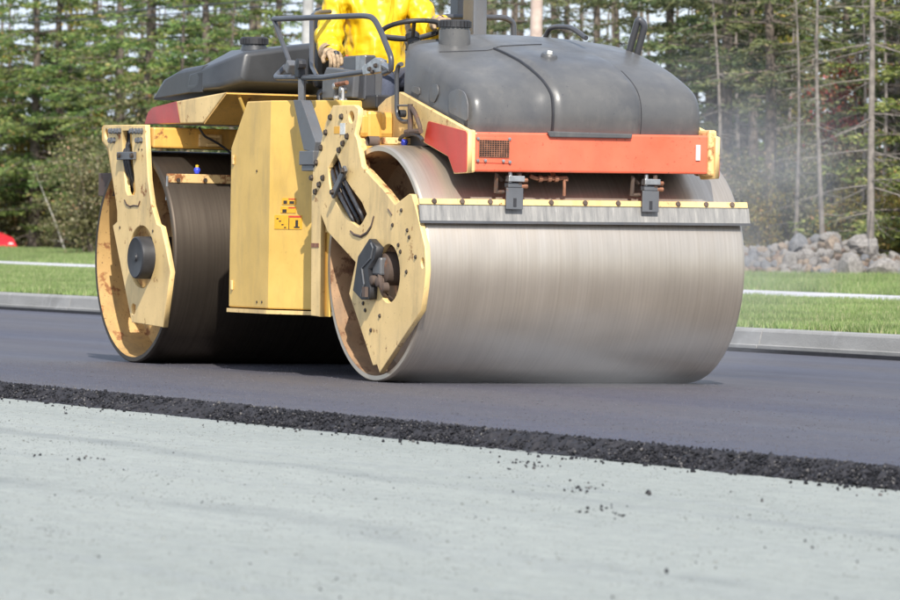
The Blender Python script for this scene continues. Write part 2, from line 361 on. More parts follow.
# ------------------------------------------------------------------ setting: ground, road, kerb, lawns, sidewalk
def grid(name, xs, ys, hf, mat, kind='structure'):
    X, Y = np.meshgrid(xs, ys, indexing='ij'); Z = hf(X, Y); nx, ny = X.shape
    v = np.stack([X, Y, Z], -1).reshape(-1, 3); i = np.arange(nx*ny).reshape(nx, ny)
    f = np.stack([i[:-1,:-1], i[1:,:-1], i[1:,1:], i[:-1,1:]], -1).reshape(-1, 4)
    me = bpy.data.meshes.new(name); me.from_pydata(v.tolist(), [], f.tolist()); me.shade_smooth()
    o = link(name, me, mat); 
    if kind: tag(o, kind=kind)
    return o
def ss(a, b, x): t = np.clip((x-a)/(b-a), 0, 1); return t*t*(3-2*t)
def swy(X): return 15.0-.098*(X+36)                      # near edge of the sidewalk
def ter(X, Y):
    X = np.asarray(X, float); Y = np.asarray(Y, float)
    d = Y-swy(X)
    z = .185+.075*ss(5.9, 14, Y)
    lf = ss(-40, -72, X)
    z = z+ss(2.6, 9, d)*(.10+.10*lf)                       # lawn rises behind the sidewalk
    z = z-lf*.62*ss(7.0, 12, d)                            # and drops on the far side at one end
    z = z+ss(40, 160, Y)*4
    return z
base = grid('ground', np.array([-900,-300,-120,-60,-30,0,15,30,60,200,900.]), np.array([-900,-200,-60,-20,-3.8,6,10,40,1200.]), lambda X, Y: -.06-.9*(Y > 7), M['base course'])
tag(base, 'pale grey green compacted base course beside the new asphalt', 'ground')
road = grid('road', np.array([-400,-100,-40,-10,0,10,40,200.]), np.array([-3.585, 0, 3, 5.80]), lambda X, Y: X*0, M['asphalt'])
tag(road, 'freshly laid dark bluish asphalt mat under the roller', 'road')
gut = MB().box((-200,5.76,-.05),(80,5.9,.030)).build('gutter', M['gutter']); tag(gut, 'dark gutter strip along the foot of the kerb', 'gutter', kind='structure')
# ragged edge of the mat
def edge_h(X, Y):
    return 0
xs = np.arange(-14, 18, .018); t_ = np.linspace(0, 1, 9)
V = []; 
for x in xs:
    for k, t in enumerate(t_):
        y = -3.565-.255*t+.03*mnoise.noise(Vector((x*2.2, t*2, 0))); z = .003-.063*ss(.12, 1, t)+(.022*mnoise.noise(Vector((x*20, y*20, 3)))+.022*mnoise.noise(Vector((x*47, y*47, 3))))*(.15+min(1, t*4)*(1 if t < .95 else .3))
        V.append((x, y, z))
n = len(t_); F = [(i*n+k, (i+1)*n+k, (i+1)*n+k+1, i*n+k+1) for i in range(len(xs)-1) for k in range(n-1)]
me = bpy.data.meshes.new('asphalt_edge'); me.from_pydata(V, [], F)
o = link('asphalt_edge', me, M['aggregate']); tag(o, 'rough black sloping edge of the new asphalt mat', 'road edge', kind='structure')
def chunks(name, pts, sizes, mat):
    """small angular stones joined into one object"""
    bm = bmesh.new(); bmesh.ops.create_icosphere(bm, subdivisions=1, radius=1); bv = np.array([v.co[:] for v in bm.verts]); bm.verts.index_update()
    bf = np.array([[v.index for v in f.verts] for f in bm.faces]); bm.free()
    N = len(pts); nv = len(bv)
    a = rng.normal(size=(N,3,3)); q, _ = np.linalg.qr(a)
    sc = sizes[:,None]*rng.uniform(.55, 1.25, (N,3))
    jit = bv[None]*(1+rng.uniform(-.28,.28,(N,nv,1)))
    vv = np.einsum('nij,nvj->nvi', q, jit*sc[:,None,:])+pts[:,None,:]
    ff = (bf[None]+np.arange(N)[:,None,None]*nv).reshape(-1,3)
    me = bpy.data.meshes.new(name); me.vertices.add(N*nv); me.vertices.foreach_set('co', vv.reshape(-1))
    me.loops.add(ff.size); me.loops.foreach_set('vertex_index', ff.reshape(-1).astype(np.int32))
    me.polygons.add(len(ff)); me.polygons.foreach_set('loop_start', np.arange(0, ff.size, 3, dtype=np.int32)); me.update(); me.validate()
    return link(name, me, mat)
N = 24000
px_ = rng.uniform(-4, 14, N); tt = rng.beta(1.3, 1.1, N)
pz = .002-.054*ss(.12, 1, tt)+rng.uniform(-.004, .009, N); P = np.stack([px_, -3.575-(.225+.05*np.sin(px_*2.3)*np.sin(px_*.9+1))*tt+rng.normal(0,.012,N), pz], -1)
o = chunks('asphalt_crumb_edge', P, rng.uniform(.0028, .0075, N)*(1+.7*(rng.uniform(0,1,N) > .93)), M['aggregate']); tag(o, 'coarse black aggregate crumbled along the mat edge', 'aggregate', kind='stuff')
P = []; S = []
def crumb(px, py, sx, sy, n, smin=.002, smax=.0075):
    for _ in range(n):
        q = at(px+random.gauss(0, sx), py+random.gauss(0, sy), 'z', -.06); r = random.uniform(smin, smax); P.append((q.x, q.y, -.06+r*.5)); S.append(r)
for a in [(530,465,16,3,34),(585,457,26,3,34),(575,490,14,3,16),(648,494,2,1.5,3,.008,.012),(610,512,10,3,18),(35,456,3,2,5),(85,458,9,2,16),(97,411,14,3,10),(67,409,4,2,4),(126,469,3,2,3),(203,425,3,2,3),(570,413+80,30,8,10),(808,545,3,3,2),(762,502,3,2,2),(667,573,4,2,3)]: crumb(*a)
for i in range(110): crumb(random.uniform(-80, 980), random.uniform(402, 600), 0, 0, 1, .0015, .0045)
for i in range(260):
    x = random.uniform(-10, 16); r = random.uniform(.003, .011); P.append((x, -3.86-abs(random.gauss(0, .12)), -.06+r*.5)); S.append(r)
NP = 20000; yy_ = -3.9-rng.uniform(0, 1, NP)**1.15*6.5; kx = (yy_-CAM[1]); xx_ = CAM[0]-kx*rng.uniform(1.50, 2.85, NP)
o = chunks('base_pebbles', np.stack([xx_, yy_, np.full(NP, -.0598)], -1), rng.uniform(.0012, .0034, NP)*(1+.9*(rng.uniform(0, 1, NP) > .97)), M['pebble']); tag(o, 'fine pale grit pressed into the base course', 'grit', kind='stuff')
o = chunks('loose_crumbs', np.array(P), np.array(S), M['aggregate']); tag(o, 'loose dark asphalt crumbs scattered on the pale base', 'crumbs', kind='stuff')

NP = 16000; xx_ = rng.uniform(-4, 14, NP); yy_ = -3.56+rng.uniform(0, 1, NP)**1.4*4.6
o = chunks('surface_aggregate', np.stack([xx_, yy_, np.full(NP, .0005)], -1), rng.uniform(.0018, .0042, NP), M['surface_stone']); tag(o, 'fine stone aggregate showing in the new asphalt surface', 'aggregate', kind='stuff')
kerb = empty('kerb', (0,0,0)); tag(kerb, 'grey cast concrete kerb between the road and the lawn', 'kerb', kind='structure')
prof = [(5.84,.0),(5.84,.052),(5.862,.058),(5.885,.158),(5.90,.176),(5.925,.184),(6.05,.184),(6.05,0)]
def kerb_mesh(L):
    mb = MB(); a = [(0.006,y,z) for y, z in prof]; b = [(L-.006,y,z) for y, z in prof]; n = len(prof)
    mb.poly(a+b, [(i, (i+1)%n, n+(i+1)%n, n+i) for i in range(n)]+[tuple(range(n))[::-1], tuple(range(n, 2*n))]); return mb.mesh('kerb_section')
km = kerb_mesh(3.0); km.materials.append(M['concrete'])
for i in range(-22, 8):
    o = bpy.data.objects.new('kerb_section', km); COL.objects.link(o); o.parent = kerb; o.location = (i*3.0+1.3, random.uniform(-.004,.004), random.uniform(-.003,.003))
# lawn and forest floor sheet
def split_grid(name, y0, y1, ys_n, mat, label, cat):
    xs = np.concatenate([np.linspace(-400,-100,8), np.linspace(-95, 10, 106), np.linspace(15, 200, 6)])
    T = np.linspace(0, 1, ys_n); X = np.repeat(xs[:,None], ys_n, 1); a = y0(xs); b = y1(xs); Y = a[:,None]+(b-a)[:,None]*T[None]
    Z = ter(X, Y); nx, ny = X.shape; v = np.stack([X,Y,Z],-1).reshape(-1,3); i = np.arange(nx*ny).reshape(nx,ny)
    f = np.stack([i[:-1,:-1], i[1:,:-1], i[1:,1:], i[:-1,1:]], -1).reshape(-1,4)
    me = bpy.data.meshes.new(name); me.from_pydata(v.tolist(), [], f.tolist()); me.shade_smooth(); o = link(name, me, mat); tag(o, label, cat, kind='structure'); return o
SW = 2.3
split_grid('lawn', lambda x: x*0+6.04, lambda x: np.maximum(swy(x), 6.2)+.1, 12, M['turf soil'], 'turf soil under the grass between kerb and sidewalk', 'lawn')
split_grid('lawn_bank', lambda x: np.maximum(swy(x), 6.2)+SW-.1, lambda x: np.maximum(swy(x), 6.2)+SW+8, 16, M['turf soil'], 'turf bank between the sidewalk and the wood', 'lawn')
split_grid('forest_floor', lambda x: np.maximum(swy(x), 6.2)+SW+7.9, lambda x: x*0+700, 60, M['forest floor'], 'dark leaf litter floor of the wood', 'ground')
# sidewalk slab
sw_root = empty('sidewalk', (0,0,0)); tag(sw_root, 'pale concrete sidewalk strip crossing the lawn', 'sidewalk', kind='structure')
for i in range(42):
    x0 = -96+i*2.5; x1 = x0+2.485; mb = MB(); p = []
    for x in (x0, x1):
        y = float(swy(x))
        for yy in (y, y+SW):
            z = float(ter(x, yy)); p += [(x, yy, z-.1), (x, yy, z+.035)]
    mb.poly(p, [(0,2,3,1),(4,5,7,6),(0,1,5,4),(2,6,7,3),(1,3,7,5),(0,4,6,2)]); mb.build('paving_slab', M['sidewalk concrete'], sw_root)

def grass(name, n, sampler, hmin, hmax, label):
    x, y = sampler(n); z = ter(x, y); N = len(x)
    # knock bald gaps and height variation with a smooth field
    fld = np.sin(x*1.7+np.sin(y*2.1))*.5+np.sin(y*3.3+x*.6)*.5
    h = rng.uniform(hmin, hmax, N)*(1+.22*fld); a = rng.uniform(0, 2*np.pi, N); wd = rng.uniform(.004, .0085, N)
    le = rng.uniform(.0, .7, N)*h; la = rng.uniform(0, 2*np.pi, N)
    p0 = np.stack([x-np.cos(a)*wd, y-np.sin(a)*wd, z-.01], -1); p1 = np.stack([x+np.cos(a)*wd, y+np.sin(a)*wd, z-.01], -1)
    p2 = np.stack([x+np.cos(la)*le, y+np.sin(la)*le, z+h], -1)
    v = np.stack([p0,p1,p2],1).reshape(-1,3)
    me = bpy.data.meshes.new(name); me.vertices.add(N*3); me.vertices.foreach_set('co', v.reshape(-1)); me.loops.add(N*3); me.loops.foreach_set('vertex_index', np.arange(N*3, dtype=np.int32))
    me.polygons.add(N); me.polygons.foreach_set('loop_start', np.arange(0, N*3, 3, dtype=np.int32)); me.update()
    o = link(name, me, M['grass']); tag(o, label, 'grass', kind='stuff'); return o
def wedge(y0f, y1f, pad=5):
    def f(n):
        d0 = np.array(far(-30, 1.)) - CAM[:2]; d1 = np.array(far(930, 1.)) - CAM[:2]
        yy = rng.uniform(0, 1, n*2); xg = rng.uniform(-85, 5, n*2); a = y0f(xg); b = y1f(xg); y = a+(b-a)*yy
        k = (y-CAM[1]); xl = CAM[0]+d0[0]/d0[1]*k-pad; xr = CAM[0]+d1[0]/d1[1]*k+pad
        ok = (xg > xl) & (xg < xr); return xg[ok], y[ok]
    return f
grass('lawn_grass', 520000, wedge(lambda x: x*0+6.06, lambda x: np.maximum(swy(x)-.02, 6.1), 3), .03, .075, 'mown green grass between the kerb and the sidewalk')
grass('bank_grass', 260000, wedge(lambda x: np.maximum(swy(x), 6.2)+SW+.02, lambda x: np.maximum(swy(x), 6.2)+SW+8.2, 3), .06, .13, 'green grass on the bank in front of the wood')

# ------------------------------------------------------------------ road roller
RR = empty('road_roller', (0,0,0))
tag(RR, 'large yellow tandem drum road roller with black hoods and red front panel', 'road roller')
YP = -1.09; RX = -3.8086
def drum(x, mat, endmat, end_label):
    d = MB().lathe([(-1.049,.664),(-1.05,.690),(-1.042,.6985),(-1.03,.70),(1.03,.70),(1.042,.6985),(1.05,.690),(1.049,.664)], (x,0,.70), (0,1,0), 128).build('drum', mat, RR, True)
    for s in (-1, 1):
        e = MB().lathe([(s*1.048,.6635),(s*1.0,.660),(s*.78,.655),(s*.765,.62),(s*.76,.2),(s*.76,.0005)], (x,0,.70), (0,1,0), 96).build('drum_well', endmat, d, True)
        if s < 0: e['label'] = end_label
        MB().lathe([(s*.755,.30),(s*.80,.30),(s*.815,.285),(s*.815,.0005)], (x,0,.70), (0,1,0), 40).build('hub_flange', endmat, d, True)
    return d
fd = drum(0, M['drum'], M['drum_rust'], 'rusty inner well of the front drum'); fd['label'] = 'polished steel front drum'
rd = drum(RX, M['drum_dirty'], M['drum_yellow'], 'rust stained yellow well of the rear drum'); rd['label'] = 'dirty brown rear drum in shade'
def bolt_mesh(r, h):
    return MB().lathe([(.004, r*1.25),(-.003, r*1.25),(-.003, r),(-h, r),(-h-.002, r*.8),(-h-.002,.0002)], (0,0,0), (0,1,0), 6).mesh('bolt')
BM_ = {}
def bolt(px, py, parent, y=YP, r=.017, h=.014, mat='bolt'):
    k = (r, h, mat)
    if k not in BM_: BM_[k] = bolt_mesh(r, h); BM_[k].materials.append(M[mat])
    o = bpy.data.objects.new('bolt', BM_[k]); COL.objects.link(o); o.parent = parent; q = at(px, py, 'y', y); o.location = (q.x, y, q.z); o.rotation_euler = (0, random.uniform(0, 1), 0); return o
def Z8(x, y): return 290+x/6, 90+y/6
def Z9(x, y): return 300+x/6, 170+y/6
def Z5(x, y): return 320+x/3.157, 200+y/3.157
def Z92(x, y): return 320+x/4.615, 260+y/4.615
# front side plate
outer = [(333,106),(354,105.5),(358,109),(357.5,118),(354,134),(356.7,140),(361.7,166.7),(372,178.5),(383,190),(395,205.3),(409,194.5),(411.5,195),(417.5,217),(424.5,247),(425.5,270),(424,288),(420.8,310),(379.6,372.2),(377,364),(373,365),(349.3,293.6),(355.8,262),(327.5,231),(320.6,213),(319.6,316),(311,315),(311.7,190),(313,172),(318,156),(326,122)]
slot = [(336,153),(327.8,167.5),(328.5,180),(330.5,194),(341,211.5),(351,222),(358.5,228),(363,222),(367,214),(362,202),(353,190),(344.5,177),(340.5,163)]
hub = [(388.7+11.4*math.cos(a), 273.5+30*math.sin(a)) for a in np.linspace(0, 2*math.pi, 30, endpoint=False)]
top_hole = [(351.3+3*math.cos(a), 117+6.7*math.sin(a)) for a in np.linspace(0, 2*math.pi, 16, endpoint=False)]
side_hole = [(422.6+2*math.cos(a), 263+6*math.sin(a)) for a in np.linspace(0, 2*math.pi, 14, endpoint=False)]
fp = plate('side_plate', pxpoly(outer, YP), [pxpoly(h, YP) for h in (slot, hub, top_hole, side_hole)], YP, .034, M['cream'], RR); fp['label'] = 'bleached cream front side plate with slot and bolts'
# thick rim round the rear edge of the upper plate (rusty flange)
fl = [(359,110),(358.6,118),(355.3,134.5),(358,140),(363,167),(384.3,190.5),(396,206)]
mb = MB(); a = [at(x, y, 'y', YP+.036) for x, y in fl]
for i in range(len(a)-1):
    p, q = a[i], a[i+1]; mb.poly([(p.x,YP+.034,p.z),(q.x,YP+.034,q.z),(q.x,YP+.085,q.z),(p.x,YP+.085,p.z),(p.x-.03,YP+.034,p.z-.01),(q.x-.03,YP+.034,q.z-.01),(q.x-.03,YP+.085,q.z-.01),(p.x-.03,YP+.085,p.z-.01)], [(0,1,2,3),(4,7,6,5),(0,3,7,4),(1,5,6,2),(0,4,5,1),(3,2,6,7)])
mb.build('plate_flange', M['cream_rusty'], fp)
for x, y in [(245,163),(312,160),(217,255),(345,278),(320,320),(297,360),(188,347),(160,437),(132,527),(200,527),(178,568),(155,610)]: bolt(*Z8(x, y), fp)
for x, y in [(610,242),(557,330),(645,362),(657,403),(592,450),(604,490),(695,522)]: bolt(*Z9(x, y), fp, r=.011, h=.007)
for x, y in [(240,133),(250,165),(201,200),(210,232),(277,258),(236,324),(400,55)]: bolt(*Z92(x, y), fp, r=.011, h=.007)
# slot reveal box behind plate, hoses and clamp
mb = MB(); q = [at(*p, 'y', YP+.03) for p in slot]; n = len(q)
mb.poly([(p.x, YP+.036, p.z) for p in q]+[(p.x, YP+.13, p.z) for p in q], [(i, (i+1)%n, n+(i+1)%n, n+i) for i in range(n)]); mb.build('slot_reveal', M['cream_rusty'], fp)
hb = None
for k in range(4):
    off = (k-1.5)*3.6; pts = []
    for (x, y), dy in zip([(338,150),(337.5,166),(343,186),(352,204),(360,219),(366,234)], [.10,.02,-.012,-.015,.0,.09]):
        q = at(x+off*.8, y-off*.45, 'y', YP+.02+dy); pts.append(q+Vector((0, .012*((k*7) % 3-1), 0)))
    mb = MB().tube(fillet(pts, .08, 4), .0125, 10); hb = mb.build('hose', M['rubber'], fp, True)
cl = MB(); a, b = at(331,196,'y',YP-.035), at(344,168,'y',YP-.035); d = (b-a).normalized(); sn = Vector((d.z,0,-d.x))
cl.poly([a+sn*.022+Vector((0,o_,0)) for o_ in (0,.02)]+[a-sn*.022+Vector((0,o_,0)) for o_ in (0,.02)]+[b+sn*.022+Vector((0,o_,0)) for o_ in (0,.02)]+[b-sn*.022+Vector((0,o_,0)) for o_ in (0,.02)], [(0,2,3,1),(4,5,7,6),(0,1,5,4),(2,6,7,3),(0,4,6,2),(1,3,7,5)])
co = cl.build('hose_clamp', M['grey_metal'], fp, bevel=.004)
for q in ((332.5,192),(343,171)): bolt(*q, fp, y=YP-.037, r=.016)
# weld mark below the slot
wp = [at(x, y, 'y', YP-.001) for x, y in [(350.5,231),(354,234.5),(361,236.5),(367,233),(371.5,226),(374,216)]]
MB().tube(wp, [.006,.008,.009,.009,.008,.006], 6).build('weld_bead', M['rustiron'], fp)
MB().tube([at(388,209,'y',YP-.001), at(392,215,'y',YP-.001)], .005, 6).build('weld_bead', M['rustiron'], fp)
# folded step bracket
sb = [(369,239.6),(376,247.5),(374,258.6),(367.5,268),(369.7,288.7),(369,298.5),(361,299),(353,290),(358,257)]
st = plate('step_bracket', pxpoly(sb, YP-.05), [], YP-.05, .05, M['black'], RR); st['label'] = 'folded black steel step bracket on the front side plate'
lip = [at(x, y, 'y', YP-.052) for x, y in [(371,243),(373,248),(371,258),(362,268),(364,284),(361,296)]]
MB().tube(lip, .006, 6).build('bracket_lip', M['grey_metal'], st); MB().box((-.022,-.02,-.03),(.022,.0,.03), Matrix.Translation(at(366.5,292,'y',YP-.05))).build('rust_block', M['rustiron'], st)
# hub motor inside the opening
hm = at(388,272,'y',YP+.05); mo = MB()
mo.lathe([(.30,.02),(.28,.09),(.0,.10),(-.03,.095),(-.05,.06),(-.05,.0005)], hm+Vector((-.01,.0,.02)), (0,1,0), 20)
hmo = mo.build('drive_motor', M['rustiron'], RR, True)
MB().box((-.065,-.075,-.02),(.05,.0,.085), Matrix.Translation(hm)).build('valve_block', M['grey_metal'], hmo, bevel=.012)
for dx, dz, dy in ((.03,-.06,-.05),(.06,-.09,-.03),(-.03,-.05,-.06)): MB().lathe([(0,.03),(-.035,.028),(-.04,.018),(-.04,.0003)], hm+Vector((dx,dy,dz)), (0,1,0), 12).build('port_cap', M['rustiron'], hmo, True)
MB().tube(fillet([hm+Vector((.02,-.06,-.02)), hm+Vector((.06,-.075,-.06)), hm+Vector((.05,-.05,-.13)), hm+Vector((.0,.02,-.16))], .04), .016, 8).build('hose', M['rustiron'], hmo, True)
MB().tube(fillet([hm+Vector((-.03,-.05,.08)), hm+Vector((.0,-.05,.15)), hm+Vector((.04,.03,.17))], .05), .013, 8).build('hose', M['rubber'], hmo, True)
# pale inner strip and its orange tab beside the plate leg
a, b = at(320.5,232,'y',-1.045), at(329,317,'y',-1.045)
MB().box((a.x,-1.045,b.z),(b.x,-1.03,a.z)).build('frame_strip', M['box'], RR, bevel=.003)
a, b = at(311.2,243,'y',YP-.002), at(318.6,247.5,'y',YP-.002); MB().box((a.x,YP-.003,b.z),(b.x,YP-.0005,a.z)).build('reflector', M['copper'], fp)
a, b = at(334.3,126.5,'y',YP), at(339.6,133.5,'y',YP); MB().box((a.x,YP-.002,b.z),(b.x,YP-.0003,a.z)).build('sticker', M['decal_yellow'], fp)
a, b = at(340.2,123,'y',YP), at(345.3,134.2,'y',YP); MB().box((a.x,YP-.002,b.z),(b.x,YP-.0003,a.z)).build('sticker', M['decal_white'], fp)
# the same fork plate on the far side
plate('side_plate', [(q[0] if q[0] < .1 else .1+(q[0]-.1)*.75, q[1]) for q in pxpoly(outer, YP)], [pxpoly(slot, YP)], 1.056, .034, M['cream'], RR)

# rear side plate
ro = [(104.5,125.8),(145,125.3),(146.2,155),(147.5,180),(151,205),(156.5,224.5),(160.8,227),(166,250),(170,272),(163,326.7),(131.7,321.7),(113,226),(117.3,222),(117.3,211),(108.4,148),(103.3,141),(103,128)]
rs_ = [(122,130),(131.7,130),(132.6,158),(135.6,191),(134,195.5),(127.5,195.5),(125.5,191),(122.5,158)]
rh = [(141.5+13*math.cos(a), 257+32*math.sin(a)) for a in np.linspace(0, 2*math.pi, 30, endpoint=False)]
r2h = [(106.3+2*math.cos(a), 134+6*math.sin(a)) for a in np.linspace(0, 2*math.pi, 14, endpoint=False)]
r3h = [(133.3+2.4*math.cos(a), 309+6*math.sin(a)) for a in np.linspace(0, 2*math.pi, 14, endpoint=False)]
rp = plate('side_plate', pxpoly(ro, YP), [pxpoly(h, YP) for h in (rs_, rh, r2h, r3h)], YP, .036, M['cream'], RR); rp['label'] = 'cream rear side plate with round hub opening'
ro2 = [(x+2.0+(1.5 if y > 200 else 0), y) for x, y in ro]
plate('backing_plate', pxpoly(ro2, YP+.06), [pxpoly([(x+1.5, y) for x, y in h], YP+.06) for h in (rs_, rh)], YP+.037, .02, M['yellow'], RR)
plate('side_plate', pxpoly(ro, YP), [pxpoly(rs_, YP), pxpoly(rh, YP)], 1.056, .034, M['cream'], RR)
for x in (111.6,114.5,117.4,120.2,132.5,135.7,138.9,142): bolt(x, 131, rp, r=.018, h=.02, mat='grey_metal')
for x in (111.2,114.6,138.2,141.6): bolt(x, 140.3, rp, r=.018, h=.02, mat='grey_metal')
for x in (139,142): bolt(x, 149.5, rp, r=.006, h=.003)
for k in range(3):
    pts = [at(x+k*2.2-2, y, 'y', YP+dy) for x, y, dy in [(129,130,.08),(127,145,.03),(126,158,-.005),(129,172,.02),(134,188,.06),(136,200,.1)]]
    MB().tube(fillet(pts, .1, 4), .012, 8).build('hose', M['rubber'], rp, True)
a, b = at(118,152,'y',YP-.02), at(134,159.5,'y',YP-.02); MB().box((a.x,YP-.03,b.z),(b.x,YP-.002,a.z)).build('hose_clamp', M['grey_metal'], rp, bevel=.004)
for x in (119.5,132): bolt(x, 155.5, rp, y=YP-.03, r=.016)
wp = [at(x, y, 'y', YP-.001) for x, y in [(124.5,200),(126.5,204.5),(130,206.5),(134,205.5),(138.5,206),(140,201)]]
MB().tube(wp, .006, 6).build('weld_bead', M['rustiron'], rp)
for q in ((120,227.5),(153,231)): bolt(*q, rp, r=.008, h=.004)
hc = at(134.7,257.5,'y',YP-.09)
hcap = MB().lathe([(.30,.139),(.02,.139),(.006,.136),(0,.128),(.004,.118),(.006,.03),(.002,.028),(.002,.0005)], hc, (0,1,0), 40).build('hub_cap', M['black'], RR, True); hcap['label'] = 'round black rubber hub cap of the rear drum'
MB().lathe([(.004,.024),(-.004,.022),(-.004,.0003)], hc, (0,1,0), 16).build('center_plug', M['black'], hcap, True)
# rust tab behind rear drum
a, b = at(98.5,173,'y',-1.0), at(108,196,'y',-1.0); MB().box((a.x,-1.0,b.z),(b.x+.1,-.97,a.z)).build('mud_flap', M['rustiron'], RR, bevel=.004)

# rear frame beam, scraper and hoses
a, b = at(150,127,'x',-3.5), at(240,150,'x',-3.5)
beam = MB().box((-3.78,-1.05,b.z),(-3.5,1.05,a.z)).build('rear_beam', M['yellow'], RR, bevel=.012)
a, b = at(200,134,'x',-3.47), at(222,147,'x',-3.47); MB().box((-3.5,a.y,b.z),(-3.47,b.y,a.z)).build('cover_plate', M['cream_rusty'], beam, bevel=.004)
for yy in (136.5, 145): 
    a, b = at(207,yy,'x',-3.45), at(219,yy,'x',-3.45); MB().tube([a, b], .012, 8).build('hydraulic_tube', M['cream_rusty'], beam, True)
MB().tube(fillet([at(199,127,'x',-3.44), at(204,136,'x',-3.44), at(216,142,'x',-3.44), at(232,153,'x',-3.44), at(240,170,'x',-3.44)], .1), .008, 8).build('hose', M['rubber'], beam, True)
sx = -3.30; a, b = at(168,173.5,'x',sx), at(236,184,'x',sx)
rsc = MB().box((sx-.03,a.y,b.z),(sx,.95,a.z)).build('rear_scraper', M['cream_rusty'], RR, bevel=.004); rsc['label'] = 'rusty cream scraper bar across the rear drum'
MB().box((sx-.035,a.y,b.z-.075),(sx-.012,.95,b.z-.001)).build('scraper_blade', M['rubber'], rsc)
MB().tube([at(167.5,176,'x',sx+.01), at(166.5,200,'x',sx+.01)], .008, 6).build('chain', M['steel'], rsc)
for px in (178,205,232): 
    q = at(px,180,'x',sx); MB().lathe([(0,.014),(.012,.014),(.012,.0003)], q, (1,0,0), 6).build('bolt', M['bolt'], rsc)
def nozzle(q, parent):
    n_ = MB().lathe([(-.02,.014),(0,.022),(.012,.02),(.02,.012)], q, (0,0,1), 14).build('spray_nozzle', M['blue'], parent, True)
    MB().lathe([(.02,.011),(.036,.011),(.038,.0003)], q, (0,0,1), 10).build('nozzle_tip', M['nozzle_tip'], n_, True)
nozzle(at(197,170.5,'x',sx-.02), rsc)

# rear body: prism across the machine, red corner, black tanks
prof = [(-4.02,1.578),(-3.96,1.66),(-3.88,1.69),(-3.473,1.723),(-2.658,1.766),(-3.029,1.573)]
mb = MB(); n = len(prof); mb.poly([(x,-.9,z) for x, z in prof]+[(x,.9,z) for x, z in prof], [(i,(i+1)%n,n+(i+1)%n,n+i) for i in range(n)]+[tuple(range(n))[::-1], tuple(range(n,2*n))])
rb = mb.build('rear_body', M['cream'], RR, bevel=.008)
sh = MB(); sh.poly([(-2.66,-.896,1.7625),(-2.66,.896,1.7625),(-3.02,.896,1.574),(-3.02,-.896,1.574),(-2.654,-.896,1.7545),(-2.654,.896,1.7545),(-3.014,.896,1.566),(-3.014,-.896,1.566)], [(0,1,2,3),(4,7,6,5),(0,4,5,1),(1,5,6,2),(2,6,7,3),(3,7,4,0)]); sh.build('front_slope', M['yellow'], rb)
rp_ = [(-4.016,1.582),(-3.958,1.657),(-3.879,1.687),(-3.475,1.7195),(-3.41,1.581)]
plate('red_corner', rp_, [], -.904, .0035, M['rear_red'], rb, bevel=.001)
MB().tube([at(239.5,97.5,'x',-2.68), at(246,114,'x',-2.72)], .012, 8).build('stay_rod', M['box'], rb)
def tank(s):
    q = [(-2.75,.72,2.035),(-2.75,.13,2.12),(-2.75,.13,1.84),(-2.75,.75,1.845),(-2.98,.85,1.955),(-2.86,.86,1.80),(-2.94,.70,1.768),(-2.94,.13,1.768),(-3.45,.86,1.79),(-3.4,.86,1.90),(-3.35,.13,2.10),(-3.45,.13,1.77),(-3.3,.6,2.06)]
    t = MB().hull([(x, s*y, z) for x, y, z in q]).build('water_tank', M['rear_hood'], RR, True); bev(t, .035, 4)
    c = MB(); cx, cy, cz = -3.0, s*.56, 2.03
    c.lathe([(0,.088),(.03,.086),(.055,.078),(.06,.078)], (cx,cy,cz), (0,0,1), 32)
    c.build('filler_neck', M['rear_hood'], t, True)
    c = MB(); k = 44
    pr = []
    c.lathe([(.06,.082),(.062,.088),(.10,.088),(.108,.08),(.108,.0005)], (cx,cy,cz), (0,0,1), 40)
    for i in range(22):
        a = 2*math.pi*i/22; Mx = Matrix.Translation((cx+.088*math.cos(a), cy+.088*math.sin(a), cz+.08)) @ Matrix.Rotation(a, 4, 'Z'); c.box((-.004,-.006,-.017),(.005,.006,.018), Mx)
    c.build('filler_cap', M['black'], t)
    return t
t1 = tank(-1); t2 = tank(1)
q = [(x, s*y, z) for s in (-1, 1) for x, y, z in [(-4.03,.86,1.742),(-3.82,.865,1.872),(-3.5,.86,1.938),(-3.15,.855,1.955),(-3.1,.855,1.79),(-3.6,.3,1.93),(-3.2,.3,2.0),(-4.0,.3,1.80)]]
hr = MB().hull(q).build('rear_hood', M['rear_hood'], RR, True); bev(hr, .03, 4)
a, b = at(190,73,'y',-.857), at(202,92,'y',-.857); MB().box((a.x,-.8575,b.z),(b.x,-.845,a.z)).build('air_slot', M['black'], hr, bevel=.004)

# yellow side box (platform step housing), facets follow the steering cut-out
zb, zt = .40, 1.69
P0 = [(-2.205,-1.05),(-1.585,-1.05),(-1.06,-.80),(-1.06,-.4),(-2.205,-.4)]
mb = MB(); n = len(P0)
lowv = [(x,y,zb) for x, y in P0]; 
topv = [(-1.975,-1.045,zt),(-1.60,-1.045,zt),(-1.07,-.80,zt+.0),(-1.07,-.4,zt),(-1.975,-.4,zt)]
mid = [(-2.208,-1.05,1.40),(-1.59,-1.05,1.40),(-1.062,-.80,1.40),(-1.062,-.4,1.40),(-2.208,-.4,1.40)]
mb.poly(lowv+mid+topv, [(i,(i+1)%n,n+(i+1)%n,n+i) for i in range(n)]+[(n+i,n+(i+1)%n,2*n+(i+1)%n,2*n+i) for i in range(n)]+[tuple(range(n))[::-1], tuple(range(2*n,3*n))])
yb = mb.build('side_box', M['box'], RR, bevel=.008); yb['label'] = 'tall faceted yellow side housing between the drums'
